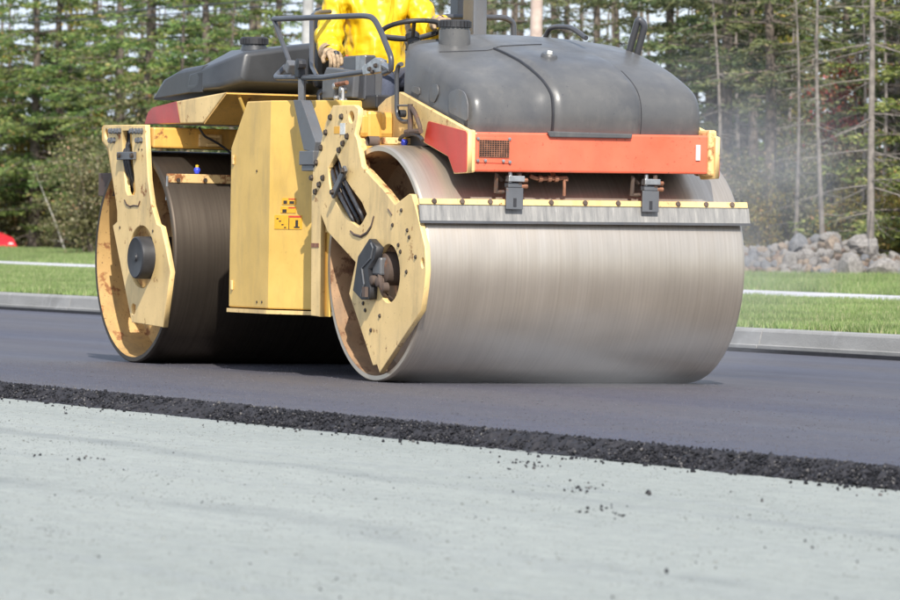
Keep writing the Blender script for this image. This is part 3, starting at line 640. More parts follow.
mb = MB(); mb.poly([(x+ (0 if i else -.0), y-(.012 if y < -.9 else 0), z) for z in (.368,.392) for i, (x, y) in enumerate(P0)], [(i,(i+1)%n,n+(i+1)%n,n+i) for i in range(n)]+[tuple(range(n))[::-1], tuple(range(n,2*n))]); mb.build('base_skirt', M['cream'], yb)
for px, py in ((234,160),(232.6,285)): 
    q = at(px,py,'y',-1.05); MB().box((-.012,-.012,-.03),(.012,0,.03), Matrix.Translation(q)).build('hinge', M['cream_rusty'], yb, bevel=.004)
for px, py in ((257,171),(257,302),(262,302)):
    q = at(px,py,'y',-1.05); MB().lathe([(0,.008),(-.004,.008),(-.004,.0003)], q, (0,1,0), 8).build('screw', M['bolt'], yb)
# decals on the slanted facet
fn = Vector((-.25, -.525, 0)); ftan = Vector((.525,.25,0)).normalized(); fnor = Vector((.25,-.525,0)).normalized(); f0 = Vector((-1.5875,-1.05,0))
def on_facet(px, py):
    d = Vector(FW+(px-450)/FPX*RT-(py-300)/FPX*UP); c = Vector(CAM); t = (f0-c).dot(fnor)/d.dot(fnor); p = c+d*t; return ((p-f0).dot(ftan), p.z)
def decal(x0, y0, x1, y1, mat, off=.0015, name='warning_decal', parent=yb):
    a = on_facet(x0, y0); b = on_facet(x1, y1); mb = MB(); F = lambda s, z, o_: f0+ftan*s+fnor*o_+Vector((0,0,z))
    mb.poly([F(a[0],a[1],off),F(b[0],a[1],off),F(b[0],b[1],off),F(a[0],b[1],off),F(a[0],a[1],-.001),F(b[0],a[1],-.001),F(b[0],b[1],-.001),F(a[0],b[1],-.001)], [(0,1,2,3),(4,7,6,5),(0,4,5,1),(1,5,6,2),(2,6,7,3),(3,7,4,0)])
    return mb.build(name, M[mat], parent)
d1 = decal(282.5,198,296,204.5,'decal_yellow', .004); decal(289,198.4,295.6,199.6,'decal_red',.0055,'red_bar',d1); decal(284,200.5,287.5,203.8,'ink',.0055,'pictogram',d1); decal(290,201,294.5,203.8,'ink',.0055,'pictogram',d1)
d2 = decal(281,206.5,296,213,'decal_yellow', .004); decal(289,207,295.6,208.3,'decal_red',.0055,'red_bar',d2); decal(283,209.2,287,212.5,'ink',.0055,'pictogram',d2)
d3 = decal(275,215,302,229.3,'decal_yellow', .004); decal(289,215.6,301.4,217.6,'decal_red',.0055,'red_bar',d3); decal(289.2,218,289.6,229,'ink',.0055,'divider',d3); decal(296,220,298.5,226.5,'ink',.0055,'pictogram',d3); decal(294.5,226.5,300,228,'ink',.0055,'pictogram',d3)
for i, (x, y) in enumerate(((277,218),(279.5,220.5),(282,224),(284.5,226.8))): decal(x, y, x+2, y+1.2, 'ink', .0055, 'pictogram', d3)

# under frame as dark fill, articulation and platform
MB().box((-2.9,-.62,.42),(-1.0,.98,1.30)).build('under_frame_dark_fill', M['black'], RR, bevel=.01)  # black box added to fill the gap between the drums with darkness
MB().box((-2.205,.4,.40),(-1.2,1.03,1.66)).build('side_box', M['box'], RR, bevel=.02)
MB().box((-2.18,-.88,1.40),(-1.1,.95,1.44)).build('platform_deck', M['black'], RR, bevel=.006)
MB().box((-1.1,-.55,1.35),(-.3,.55,1.65)).build('front_frame', M['yellow'], RR, bevel=.02)
MB().lathe([(-.4,.16),(.4,.16)], (-1.05,0,.95), (0,0,1), 24).build('articulation_pin', M['bolt'], RR, True)
MB().box((-1.05,-.3,.6),(-.72,.3,1.35)).build('articulation_yoke', M['yellow'], RR, bevel=.02)

# front cross beam with welded bands, spray bar
fb = MB().box((-.60,-1.05,1.445),(-.27,1.05,1.60)).build('front_beam', M['yellow'], RR, bevel=.03)
for y0, y1 in ((-1.0,-.90),(-.80,-.74)): MB().box((-.61,y0,1.437),(-.262,y1,1.607)).build('weld_band', M['yellow'], fb, bevel=.02)
spb = MB().box((-.16,-.96,1.408),(-.12,.93,1.448)).build('spray_bar', M['cream_rusty'], RR, bevel=.004)
nozzle(at(404.3,142.5,'x',-.10), spb); nozzle(Vector((-.10,.1,1.42)), spb); nozzle(Vector((-.10,.6,1.42)), spb)
MB().lathe([(-.035,.03),(.035,.03)], at(373,141,'x',-.12), (0,1,0), 14).build('pipe_elbow', M['rustiron'], spb, True)

# front body: yellow side panel with red corner, red front panel, hood
sp_ = [(378,107),(386,99),(399.5,92.5),(468,131),(467,172),(454,173),(448,156),(424,142),(421,136),(412,132.5),(403,137),(397,140),(378,140)]
def mirror_plate(name, pts, y, th, mat, parent, **kw):
    a = plate(name, pts, [], y, th, mat, parent, **kw); b = plate(name, pts, [], -y-th, th, mat, parent, **kw); return a, b
spy = pxpoly(sp_, -.83)
fsp, fsp2 = mirror_plate('front_side_panel', spy, -.83, .03, M['cream'], RR)
rc = pxpoly([(428,121),(466.8,131.5),(466.5,172),(454,172.6),(448.3,156),(424,141.6)], -.833)
r1 = plate('red_corner', roundpoly(rc, .02), [], -.834, .0045, M['red_side'], fsp, bevel=.001); r1['label'] = 'deep red corner of the front side panel'
plate('red_corner', roundpoly(rc, .02), [], .8295, .0045, M['red_side'], fsp2, bevel=.001)
zl0, zl1 = 1.243, 1.473
ft = MB().box((.60,-.832,zl0-.006),(.755,-.775,zl1+.012)).build('panel_end', M['cream'], RR, bevel=.012)
ft2 = MB().box((.55,.765,zl0+.008),(.74,.822,zl1+.05)).build('panel_end', M['cream_rusty'], RR, bevel=.015)
fpn = MB().poly([(x, y, z) for x, y, z in [(.60,-.776,zl0),(.742,-.776,zl0),(.742,-.776,zl1),(.60,-.776,zl1),(.60,.766,zl0+.018),(.735,.766,zl0+.018),(.735,.766,zl1+.018),(.60,.766,zl1+.018)]], [(0,1,2,3),(4,7,6,5),(0,4,5,1),(1,5,6,2),(2,6,7,3),(3,7,4,0)]).build('front_panel', M['red'], RR, bevel=.012); fpn['label'] = 'long sun bleached red front panel'
def fx(px, py): q = at(px, py, 'x', .745); return q
a, b = fx(476,137), fx(510.5,163.5)
gp = MB().box((.741,a.y,b.z),(.7465,b.y,a.z)).build('grille_plate', M['red'], fpn, bevel=.002)
a, b = fx(479,139.8), fx(508.5,157.2)
MB().box((.742,a.y,b.z),(.7485,b.y,a.z)).build('grille_opening', M['black'], gp)
g = MB()
for i in range(13): yy = a.y+(b.y-a.y)*i/12; g.box((.749,yy-.0016,b.z),(.7545,yy+.0016,a.z))
for i in range(9): zz = b.z+(a.z-b.z)*i/8; g.box((.7495,a.y,zz-.0016),(.754,b.y,zz+.0016))
g.build('grille_mesh', M['copper'], gp)
for px, py in ((477.7,138.6),(509.3,139),(477.5,160.5),(485,160.5),(503,161),(509.5,162)):
    q = fx(px, py); MB().lathe([(0,.011),(.008,.009),(.009,.0003)], (.747,q.y,q.z), (1,0,0), 10).build('bolt', M['steel'], gp, True)
a, b = fx(696.3,144.8), fx(700.3,160.5); MB().box((.738,a.y,b.z),(.7445,b.y,a.z)).build('reflector', M['decal_white'], fpn)

hl = [fx(546,131), fx(632,134), fx(630.5,138.6), fx(549,137.2)]; MB().poly([(.744,p.y,p.z) for p in hl]+[(.760,p.y,p.z) for p in hl], [(3,2,1,0),(4,5,6,7)]+[(i,(i+1)%4,4+(i+1)%4,4+i) for i in range(4)]).build('hatch_lip', M['hood'], RR, bevel=.006)
# hood: lofted shell; a raised hatch lies over its middle
PR = [(.655,1.462),(.668,1.52),(.672,1.60),(.655,1.68),(.60,1.745),(.50,1.80),(.33,1.868),(.10,1.94),(-.12,1.995),(-.30,2.03),(-.42,2.045)]
def prof_at(t):
    t = max(0, min(len(PR)-1.0001, t)); i = int(t); f = t-i
    def cr(k):
        p = [PR[max(0, min(len(PR)-1, i+j))][k] for j in (-1,0,1,2)]
        return .5*((2*p[1])+(-p[0]+p[2])*f+(2*p[0]-5*p[1]+4*p[2]-p[3])*f*f+(-p[0]+3*p[1]-3*p[2]+p[3])*f**3)
    return cr(0), cr(1)
HW = .775
def hood_pt(t, s, off=0):
    """t along the profile, s in -1..1 across; |s| > .84 rounds over into the side wall"""
    x, z = prof_at(t); x1, z1 = prof_at(min(len(PR)-1, t+.05)); x0, z0 = prof_at(max(0, t-.05))
    nx, nz = (z1-z0), -(x1-x0); L = math.hypot(nx, nz) or 1; nx /= L; nz /= L
    up = max(0, min(1, (t-2.5)/3.5)); crown = .05*up*(1-s*s)
    # left flank sits lower than the hatch
    a = abs(s); yy = s*HW; drop = 0
    if a > .89: k = (a-.89)/.11; drop = (1-math.sqrt(max(0, 1-k*k)))*.075
    flank = 0
    if s < -.34: k = min(1, (-.34-s)/.12); flank = .022*k*k*(3-2*k)*min(1, max(0, (t-1)/2.5))
    xx = x+nx*(off-drop-flank); xb = -.42+.19*max(0, (-s-.5)/.5)
    return Vector((max(xx, xb), yy, z+crown+nz*(off-drop-flank)))
NT_, NS = 50, 56
mb = MB(); pts = []; faces = []
for i in range(NT_+1):
    t = (len(PR)-1)*i/NT_; row = [hood_pt(t, -1+2*j/NS) for j in range(NS+1)]
    for j in range(NS+1): pts.append(row[j])
for i in range(NT_):
    for j in range(NS): a = i*(NS+1)+j; faces.append((a, a+1, a+NS+2, a+NS+1))
# side walls down to the panel and a back wall
b0 = len(pts)
for sgn, j in ((-1, 0), (1, NS)):
    idx = []
    for i in range(NT_+1):
        p = pts[i*(NS+1)+j]; zbot = 1.455 if p.x > .5 else 1.40
        idx.append(len(pts)); pts.append(Vector((p.x, p.y*1.012, min(zbot, p.z-.004))))
    for i in range(NT_): faces.append((i*(NS+1)+j, (i+1)*(NS+1)+j, idx[i+1], idx[i]))
    if sgn < 0: lidx = idx
    else: ridx = idx
top_back = [NT_*(NS+1)+j for j in range(NS+1)]; faces.append(tuple(top_back+[ridx[-1], lidx[-1]]))
hood = mb.poly(pts, faces).build('front_hood', M['hood'], RR, True); hood['label'] = 'big weathered black plastic front hood'
# hatch: raised skin from s=-.30 to s=.42 (front) widening upward to the left
mb = MB(); pts = []; NA, NB = 44, 26
def hatch_edges(t):
    u = max(0, min(1, (t-3.2)/4.3)); return -.285-.10*u-.0*u, .435-.02*u
for i in range(NA+1):
    t = .12+(7.2-.12)*i/NA; a, b = hatch_edges(t)
    for j in range(NB+1):
        s = a+(b-a)*j/NB; e = min(j, NB-j, i)/2.0; e = min(1, e); h = .016*math.sqrt(max(0, 1-(1-e)**2)) if e < 1 else .016
        e2 = min(1, (NA-i)/10); pts.append(hood_pt(t, s, -.004+(h+.004)*e2))
for i in range(NA):
    for j in range(NB): pass
mb.poly(pts, [(i*(NB+1)+j, i*(NB+1)+j+1, (i+1)*(NB+1)+j+1, (i+1)*(NB+1)+j) for i in range(NA) for j in range(NB)])
mb.build('hatch', M['hood'], hood, True)
# dark seam beside the hatch
sm = [hood_pt(t, hatch_edges(t)[0]-.022, .0) for t in np.linspace(.1, 7.3, 40)]
MB().tube(sm, .010, 6).build('seam', M['black'], hood)
sm = [hood_pt(t, hatch_edges(t)[1]+.012, -.002) for t in np.linspace(.1, 5.5, 30)]; MB().tube(sm, .0045, 6).build('seam', M['black'], hood)
sm = [hood_pt(.10, s, .006) for s in np.linspace(-.30, .44, 20)]; MB().tube(sm, .008, 6).build('seam', M['black'], hood)
sm = [hood_pt(7.6+.3*math.sin(s*3), s, .001) for s in np.linspace(-.85, .05, 24)]; MB().tube(sm, .004, 5).build('seam', M['black'], hood)
# latch boss
q = hood_pt(6.2, -.10, .0); MB().lathe([(-.03,.055),(.02,.05),(.03,.042),(.03,.0005)], q, (.3,0,.95), 20).build('latch_boss', M['hood'], hood, True); MB().lathe([(.03,.018),(.045,.016),(.046,.0004)], q, (.3,0,.95), 10).build('latch_pin', M['decal_white'], hood, True)
# flank window-like scuffed recesses on the left wall
for pl in ([(448.5,112),(448.5,93),(456.6,88.7),(464,92),(467.5,102.7),(467.3,121.5)], [(428.7,100),(430,86),(437,84),(438,93),(434,103)], [(411,91),(412,86),(419,87.5),(419,95)]):
    plate('worn_patch', roundpoly(pxpoly(pl, -.787), .03), [], -.7865, .008, M['scuff'], hood, bevel=.001)
# filler cap in front of the wheel
def cap(c, r, parent):
    MB().lathe([(-.05,r*1.02),(.055,r),(.06,r*.93),(.075,r*.93)], c, (0,0,1), 36).build('filler_neck', M['hood'], parent, True)
    mb = MB().lathe([(.072,r*.95),(.075,r*1.0),(.112,r*1.0),(.12,r*.93),(.12,.0005)], c, (0,0,1), 40)
    for i in range(24):
        a = 2*math.pi*i/24; mb.box((-.004,-.007,-.018),(.006,.007,.018), Matrix.Translation((c[0]+r*math.cos(a), c[1]+r*math.sin(a), c[2]+.094)) @ Matrix.Rotation(a, 4, 'Z'))
    mb.build('filler_cap', M['black'], parent)
q = at(454.5,40,'y',-.46); cap((q.x, q.y, q.z), .095, hood)
# grab loops
def loop(pts, r, name, parent, mat='rail', fr=.05): return MB().tube(fillet(pts, fr), r, 10).build(name, M[mat], parent, True)
loop([at(545,38,'y',.3), at(549,29,'y',.3), at(556,26.5,'y',.3), at(570,27,'y',.3), at(577,31,'y',.3), at(586,38,'y',.3)], .016, 'grab_loop', hood)
a = [at(629,52,'y',.70), at(638.5,18,'y',.70), at(645,25,'y',.74), at(637,55,'y',.74)]; loop(a, .021, 'grab_loop', hood)

# scraper on the front drum
za = [(.672,1.040),(.638,1.098)]
scr = MB().poly([(.690,-1.09,.952),(.672,-1.09,.952),(.655,-1.09,1.045),(.668,-1.09,1.05),(.690,1.085,.972),(.672,1.085,.972),(.655,1.085,1.06),(.668,1.085,1.065)], [(0,1,2,3),(4,7,6,5),(0,4,5,1),(1,5,6,2),(2,6,7,3),(3,7,4,0)]).build('front_scraper', M['blade'], RR, bevel=.003); scr['label'] = 'grey rubber scraper blade across the front drum'
stp = MB().poly([(.676,-1.09,1.049),(.655,-1.09,1.049),(.640,-1.09,1.083),(.664,-1.09,1.083),(.676,1.075,1.066),(.655,1.075,1.066),(.640,1.075,1.100),(.664,1.075,1.100)], [(0,1,2,3),(4,7,6,5),(0,4,5,1),(1,5,6,2),(2,6,7,3),(3,7,4,0)]).build('clamp_strip', M['cream'], scr, bevel=.003)
MB().poly([(.700,-1.09,.940),(.682,-1.09,.940),(.684,-1.09,.955),(.702,-1.09,.955),(.700,1.085,.960),(.682,1.085,.960),(.684,1.085,.975),(.702,1.085,.975)], [(0,1,2,3),(4,7,6,5),(0,4,5,1),(1,5,6,2),(2,6,7,3),(3,7,4,0)]).build('blade_lip', M['grey_metal'], scr)
for px in (434,462,490,551,585,618,678,706,732):
    yy = at(px,201,'x',.67).y; zz = 1.066+(yy+1.09)/2.165*.017; MB().lathe([(0,.016),(.01,.016),(.012,.012),(.012,.0003)], (.668,yy,zz), (1,0,.3), 8).build('bolt', M['rustiron'], scr)
for px in (515.5, 651.5):
    yy = at(px,200,'x',.72).y; br = MB().box((.70,yy-.055,1.03),(.712,yy+.055,1.155)).build('scraper_bracket', M['grey_metal'], scr, bevel=.003)
    MB().box((.712,yy-.010,1.045),(.7145,yy+.010,1.095)).build('keyhole_slot', M['black'], br)
    MB().box((.66,yy-.045,1.155),(.715,yy+.045,1.185)).build('hinge_block', M['grey_metal'], br, bevel=.006)
    MB().box((.68,yy-.05,1.19),(.73,yy+.055,1.225)).build('spring_plate', M['steel'], br, bevel=.004)
    MB().tube([(.705,yy-.03,1.185),(.705,yy-.03,1.25)], .012, 8).build('bolt', M['steel'], br); MB().tube([(.705,yy+.03,1.175),(.705,yy+.03,1.25)], .014, 8).build('bolt', M['rustiron'], br)
    MB().tube([(.66,yy-.06,1.20),(.69,yy-.11,1.235),(.66,yy-.10,1.13),(.64,yy-.04,1.13)], .013, 8).build('latch_hook', M['rustiron'], br, True)
    for k in (-.0, .035): MB().lathe([(-.03,.013),(.05,.013),(.05,.0003)], (.70,yy+.035,1.165+k), (0,1,0), 8).build('bolt', M['copper'], br)
pp = [at(x, y, 'x', .68) for x, y in [(530,176),(536,178.5),(545,179),(567,178),(566,181)]]
MB().tube(fillet(pp, .03), .012, 8).build('water_pipe', M['copper'], scr, True); MB().tube([at(564.5,179,'x',.68), at(564.2,196,'x',.68)], .010, 8).build('water_pipe', M['copper'], scr)
for px in (540,549,556): q = at(px,178.8,'x',.68); MB().lathe([(-.012,.019),(.012,.019)], q, (0,1,0), 8).build('pipe_fitting', M['copper'], scr)
MB().tube(fillet([at(553,178,'x',.66), at(553,170,'x',.62)], .02), .014, 8).build('water_pipe', M['copper'], scr)

# mirror-like linkage beside the hood
yl = -.87; A = lambda x, y, dy=0: at(x, y, 'y', yl+dy)
lk = loop([A(401.5,64), A(398.5,65), A(396.8,72), A(396.8,112), A(399,119), A(404,122), A(409,121)], .014, 'control_linkage', RR, 'rail', .04)
MB().tube([A(410.3,104), A(410.3,133)], .017, 8).build('link_post', M['rustiron'], lk, True)
MB().tube(fillet([A(412,108), A(416,115), A(420.5,128), A(419,133)], .03), .014, 8).build('link_arm', M['rustiron'], lk, True)
MB().tube([A(398,105.5), A(411,105.5)], .007, 6).build('link_pin', M['grey_metal'], lk, True)
MB().lathe([(-.02,.022),(.02,.022),(.022,.0004)], A(402,113.5,-.02), (0,1,0), 12).build('link_ball', M['black'], lk, True)
MB().tube([A(406,132), A(421,131)], .016, 8).build('link_base', M['rustiron'], lk, True)
MB().tube([A(411+11.5*math.cos(a), 141-7*math.sin(a)) for a in np.linspace(.1, math.pi-.1, 12)], .012, 8).build('hose_arch', M['rubber'], lk, True)

# left handrail
yr = -1.02; A = lambda x, y, dy=0: at(x, y, 'y', yr+dy)
hr_ = loop([A(273.5,19), A(363,15.5), A(373,17), A(380,29), A(391.5,58), A(391,70), A(384,73)], .0175, 'handrail', RR, 'rail', .09); hr_['label'] = 'dark tubular handrail around the operator stand'
MB().tube([A(274,20), A(290.5,64)], .015, 8).build('rail_upright', M['rail'], hr_, True)
loop([A(286,66,.1), A(274.5,77.5), A(323,77.5), A(366,71.5)], .018, 'lower_rail', hr_, 'rail', .05)
loop([A(330,11.5,.5), A(316,12.5,.35), A(311.7,16,.25), A(311.7,66,.12), A(317,76,.05)], .015, 'rail_upright', hr_, 'rail', .06)
MB().tube([A(302,77), A(302,101)], .026, 4).build('support_post', M['grey_metal'], hr_)
mb = MB(); a = [A(297.5,100), A(305.5,100), A(320,142), A(318.5,152), A(308,150)]
mb.poly([p+Vector((0,-.03,0)) for p in a]+[p+Vector((0,.04,0)) for p in a], [(0,1,2,3,4)]+[(9,8,7,6,5)]+[(i,(i+1)%5,5+(i+1)%5,5+i) for i in range(5)]); mb.build('support_leg', M['grey_metal'], hr_, bevel=.004)
a, b = A(305,151), A(319,165); MB().box((a.x,yr-.04,b.z),(b.x,yr+.05,a.z)).build('foot_block', M['grey_metal'], hr_, bevel=.005)
a, b = A(306,165), A(317.5,171); MB().box((a.x,yr-.03,b.z),(b.x,yr+.04,a.z)).build('foot_block', M['grey_metal'], hr_, bevel=.005)
MB().lathe([(-.02,.03),(.01,.036),(.03,.034),(.035,.0005)], A(301.5,64,-.03), (0,-1,0), 10).build('clamp_knob', M['black'], hr_)
MB().box((-.035,-.03,-.05),(.035,.03,.04), Matrix.Translation(A(301,70))).build('clamp_block', M['black'], hr_, bevel=.008)
MB().box((-.03,-.03,-.035),(.03,.03,.035), Matrix.Translation(A(291,67)) @ Matrix.Rotation(.6, 4, 'Y')).build('clamp_block', M['grey_metal'], hr_, bevel=.008)
mb = MB(); a = [A(366,75), A(365,67), A(378,57.5), A(384,60), A(383,72)]
mb.poly([p+Vector((0,-.022,0)) for p in a]+[p+Vector((0,.022,0)) for p in a], [(0,1,2,3,4)]+[(9,8,7,6,5)]+[(i,(i+1)%5,5+(i+1)%5,5+i) for i in range(5)]); mb.build('rail_clamp', M['steel'], hr_, bevel=.004)
for x, y in ((370,69),(376,65.5),(373,72)): bolt(x, y, hr_, y=yr-.023, r=.012)
MB().tube([A(383,64), A(391,69)], .02, 8).build('rail_clamp_pin', M['steel'], hr_, True)

# control console on the left
yc = -.72; A = lambda x, y, dy=0: at(x, y, 'y', yc+dy)
a, b = A(322,72), A(352,98)
cons = MB().poly([(a.x,yc,b.z),(b.x,yc,b.z-.0),(b.x+.02,yc,a.z+.0),(a.x+.06,yc,a.z+.03),(a.x,yc,a.z-.04),(a.x,yc+.2,b.z),(b.x,yc+.2,b.z),(b.x+.02,yc+.2,a.z),(a.x+.06,yc+.2,a.z+.03),(a.x,yc+.2,a.z-.04)], [(0,1,2,3,4),(9,8,7,6,5)]+[(i,(i+1)%5,5+(i+1)%5,5+i) for i in range(5)]).build('control_console', M['grey_metal'], RR, bevel=.01); cons['label'] = 'grey control console with lever and brass fittings'
a, b = A(343,56,.04), A(364,100,.04); MB().box((a.x,yc+.04,b.z),(b.x,yc+.12,a.z)).build('console_tower', M['rail'], cons, bevel=.012)
a, b = A(355,56,.03), A(364,73,.03); MB().box((a.x,yc+.034,b.z),(b.x,yc+.04,a.z)).build('console_face', M['steel'], cons, bevel=.002)
a, b = A(322,97,.05), A(376,108,.05); MB().box((a.x,yc+.05,b.z),(b.x,yc+.22,a.z)).build('console_base', M['black'], cons, bevel=.01)
MB().tube([A(336,98,-.03), A(337.5,74,-.03)], .014, 8).build('lever_link', M['grey_metal'], cons, True)
MB().tube([A(334,85,-.05), A(347,82.5,-.05)], .014, 8).build('lever_pin', M['copper'], cons, True)
for x, y, r in ((343,90,.024),(343,101,.024),(336,86,.022),(337.5,98,.018)): MB().lathe([(-.02,r*.8),(0,r),(.02,r*.8),(.024,.0004)], A(x, y, -.045), (0,-1,0), 12).build('lever_joint', M['steel'], cons, True)
MB().tube([A(343,88,-.05), A(343,103,-.05)], .013, 8).build('lever_link', M['steel'], cons, True)
JX = A(336,58,.12); MB().tube([A(336,75,.12), JX], .012, 8).build('joystick', M['black'], cons, True); MB().lathe([(-.03,.016),(0,.022),(.03,.024),(.045,.014),(.047,.0004)], JX, (0,0,1), 12).build('joystick_knob', M['black'], cons, True)
MB().lathe([(0,.012),(.012,.01),(.013,.0003)], A(347,57,.08), (0,0,1), 10).build('push_button', M['decal_red'], cons, True)
loop([A(322,92,-.01), A(319,95,-.02), A(319.5,105,-.03), A(323,114,-.03), A(330,121,.0)], .009, 'hose', cons, 'rubber', .04)

# seat
MB().box((-2.28,-.34,1.44),(-1.92,.08,1.70)).build('seat_pedestal', M['black'], RR, bevel=.02)
seat = MB().box((-2.35,-.42,1.70),(-1.85,.16,1.80)).build('seat_cushion', M['black'], RR, bevel=.04); MB().box((-2.46,-.40,1.80),(-2.36,.14,2.32)).build('seat_back', M['black'], RR, bevel=.04)
# steering wheel on its column, dash between wheel and hood
WC = Vector((-1.30,-.232,2.145)); tilt = Matrix.Rotation(R_(-16), 3, 'Y')
ring = [WC+tilt @ Vector((.19*math.cos(a), .19*math.sin(a), 0)) for a in np.linspace(0, 2*math.pi, 49)]
sw = MB().tube(ring, .0155, 10, False).build('steering_wheel', M['black'], RR, True); sw['label'] = 'black steering wheel under the gloved hand'
wn = tilt @ Vector((0,0,1))
for a in (R_(100), R_(220), R_(340)): MB().tube([WC+tilt @ Vector((.185*math.cos(a), .185*math.sin(a), 0)), WC+tilt @ Vector((.03*math.cos(a), .03*math.sin(a), -.05))], .013, 8).build('wheel_spoke', M['rail'], sw, True)
MB().lathe([(-.06,.04),(-.03,.045),(-.015,.03),(-.01,.0004)], WC, wn, 16).build('wheel_hub', M['black'], sw, True)
MB().tube([WC-wn*.05, WC-wn*.55], [.035,.05], 12).build('steering_column', M['black'], RR, True)
MB().hull([(-1.15,-.22,1.45),(-.62,-.22,1.65),(-.62,-.22,1.95),(-1.12,-.22,1.92),(-1.15,.45,1.45),(-.62,.45,1.65),(-.62,.45,2.02),(-1.12,.45,1.96)]).build('dash_cowl', M['black'], RR, bevel=.03)
# right side post pair with rail and cross bar above
a = at(476,33,'x',-1.3); pf = MB().box((-1.40,a.y-.047,1.66),(-1.24,a.y+.047,3.05)).build('roof_post', M['grey_metal'], RR, bevel=.008); pf['label'] = 'dark square post behind the hood'
b = at(462,33,'x',-2.3); MB().box((-2.36,b.y-.06,1.66),(-2.24,b.y+.06,3.05)).build('roof_post', M['grey_metal'], RR, bevel=.008)
MB().tube([(-1.32,a.y,3.03), (-2.3,b.y,3.03)], .05, 8).build('roof_bar', M['grey_metal'], RR)
loop([at(447,16.5,'x',-1.9), at(505,17.5,'x',-1.9), at(513.5,22,'x',-1.9), at(514,50,'x',-1.9)], .018, 'right_handrail', RR, 'rail', .05)
loop([at(447,16.5,'x',-1.9), at(440,18,'x',-1.9), at(438.5,50,'x',-1.9)], .018, 'right_handrail', RR, 'rail', .05)

# ------------------------------------------------------------------ operator
def m_jacket():
    t = NT('yellow rain jacket'); c = t.mix(t.ramp(t.noise(5, 6, .6), [(.35, 0.), (.7, 1.)]), (.62,.38,.004), (.78,.52,.010))
    d = t.ramp(t.noise(11, 8, .7, off=(2,2,2)), [(.60, 0.), (.72, 1.)]); k = t.n('Math', operation='MULTIPLY'); t.l(d, k.inputs[0]); k.inputs[1].default_value = .35
    c = t.mix(k.outputs[0], c, (.30,.17,.02)); t.base(c); t.set(Roughness=.42)
    h = t.noise(7, 3, .5, (1.5, 1.5, .7)); t.bump(h, .75, .06)
    nz = [n_ for n_ in t.t.nodes if n_.type == 'TEX_NOISE'][-1]; nz.noise_type = 'RIDGED_MULTIFRACTAL'; nz.inputs['Distortion'].default_value = .6; return t.m
M['jacket'] = m_jacket()
M['trousers'] = simple('dark blue trousers', (.055,.065,.10), .8, 0, .3, 14, .3)
M['glove'] = simple('worn leather glove', (.35,.25,.155), .85, 0, .5, 28, .6)
M['skin'] = simple('skin', (.45,.27,.19), .55, 0, .1, 20)
M['helmet'] = simple('white hard hat shell', (.7,.7,.68), .35, 0, .05, 10)
M['boot'] = simple('brown boot leather', (.08,.05,.03), .6, 0, .3, 20)
pc = Vector((-2.05,-.14,1.84))
V = []; E_ = []; Rr = []
def add(p, r, par=None):
    V.append(Vector(p)); Rr.append(r)
    if par is not None: E_.append((par, len(V)-1))
    return len(V)-1
pel = add(pc, (.12,.12)); bel = add(pc+Vector((.0,0,.16)), (.12,.12), pel); che = add(pc+Vector((-.02,0,.40)), (.12,.12), bel); nk = add(pc+Vector((-.0,0,.58)), .06, che); hd0 = add(pc+Vector((.02,0,.66)), .07, nk); hd1 = add(pc+Vector((.035,0,.76)), (.095,.08), hd0); hd2 = add(pc+Vector((.02,0,.86)), .075, hd1)
SR, ER, HR = Vector((-2.06,-.40,2.37)), Vector((-1.98,-.50,2.06)), Vector((-1.62,-.60,1.975))
SL, EL, HL = Vector((-2.06,.13,2.37)), Vector((-1.80,.17,2.10)), Vector((-1.42,.03,2.245))
for S_, E2, H_ in ((SR,ER,HR),(SL,EL,HL)):
    s_ = add(S_, .07, che); e_ = add(E2, .05, s_); add(E2+(H_-E2)*.93, .03, e_)
for sg in (-1, 1):
    h_ = add(pc+Vector((.03,sg*.10,-.02)), .09, pel); k_ = add(pc+Vector((.44,sg*.14,.02)), .065, h_); a_ = add(pc+Vector((.48,sg*.14,-.32)), .045, k_); f_ = add(pc+Vector((.60,sg*.14,-.365)), .03, a_)
person = link('person', skin(V, E_, Rr, 2), M['skin']); tag(person, 'operator in yellow rain jacket and leather gloves steering the roller', 'person')
# jacket over torso and arms
V = []; E_ = []; Rr = []
a0 = add(pc+Vector((.0,0,.0)), (.215,.235)); a1 = add(pc+Vector((.01,0,.15)), (.21,.225), a0); a2 = add(pc+Vector((-.0,0,.33)), (.20,.21), a1); a3 = add(pc+Vector((-.02,0,.48)), (.17,.18), a2); a4 = add(pc+Vector((-.01,0,.60)), .085, a3)
for S_, E2, H_ in ((SR,ER,HR),(SL,EL,HL)):
    s_ = add(S_, .098, a3); mid_ = add((S_+E2)/2, .088, s_); e_ = add(E2, .083, mid_); m2 = add(E2+(H_-E2)*.5, .072, e_); add(E2+(H_-E2)*.80, .066, m2)
jk = link('jacket', skin(V, E_, Rr, 4, 0, .06, .11), M['jacket'], person)
# jacket front placket and collar
pl = [Vector((-1.862+.0*k, -.115+.012*math.sin(k), 1.80+.07*k)) for k in range(9)]
MB().tube(pl, .012, 6).build('jacket_placket', M['jacket'], person, True)
MB().lathe([(-.05,.125),(.03,.115),(.06,.10)], pc+Vector((-.005,0,.58)), (0,0,1), 20).build('jacket_collar', M['jacket'], person, True)
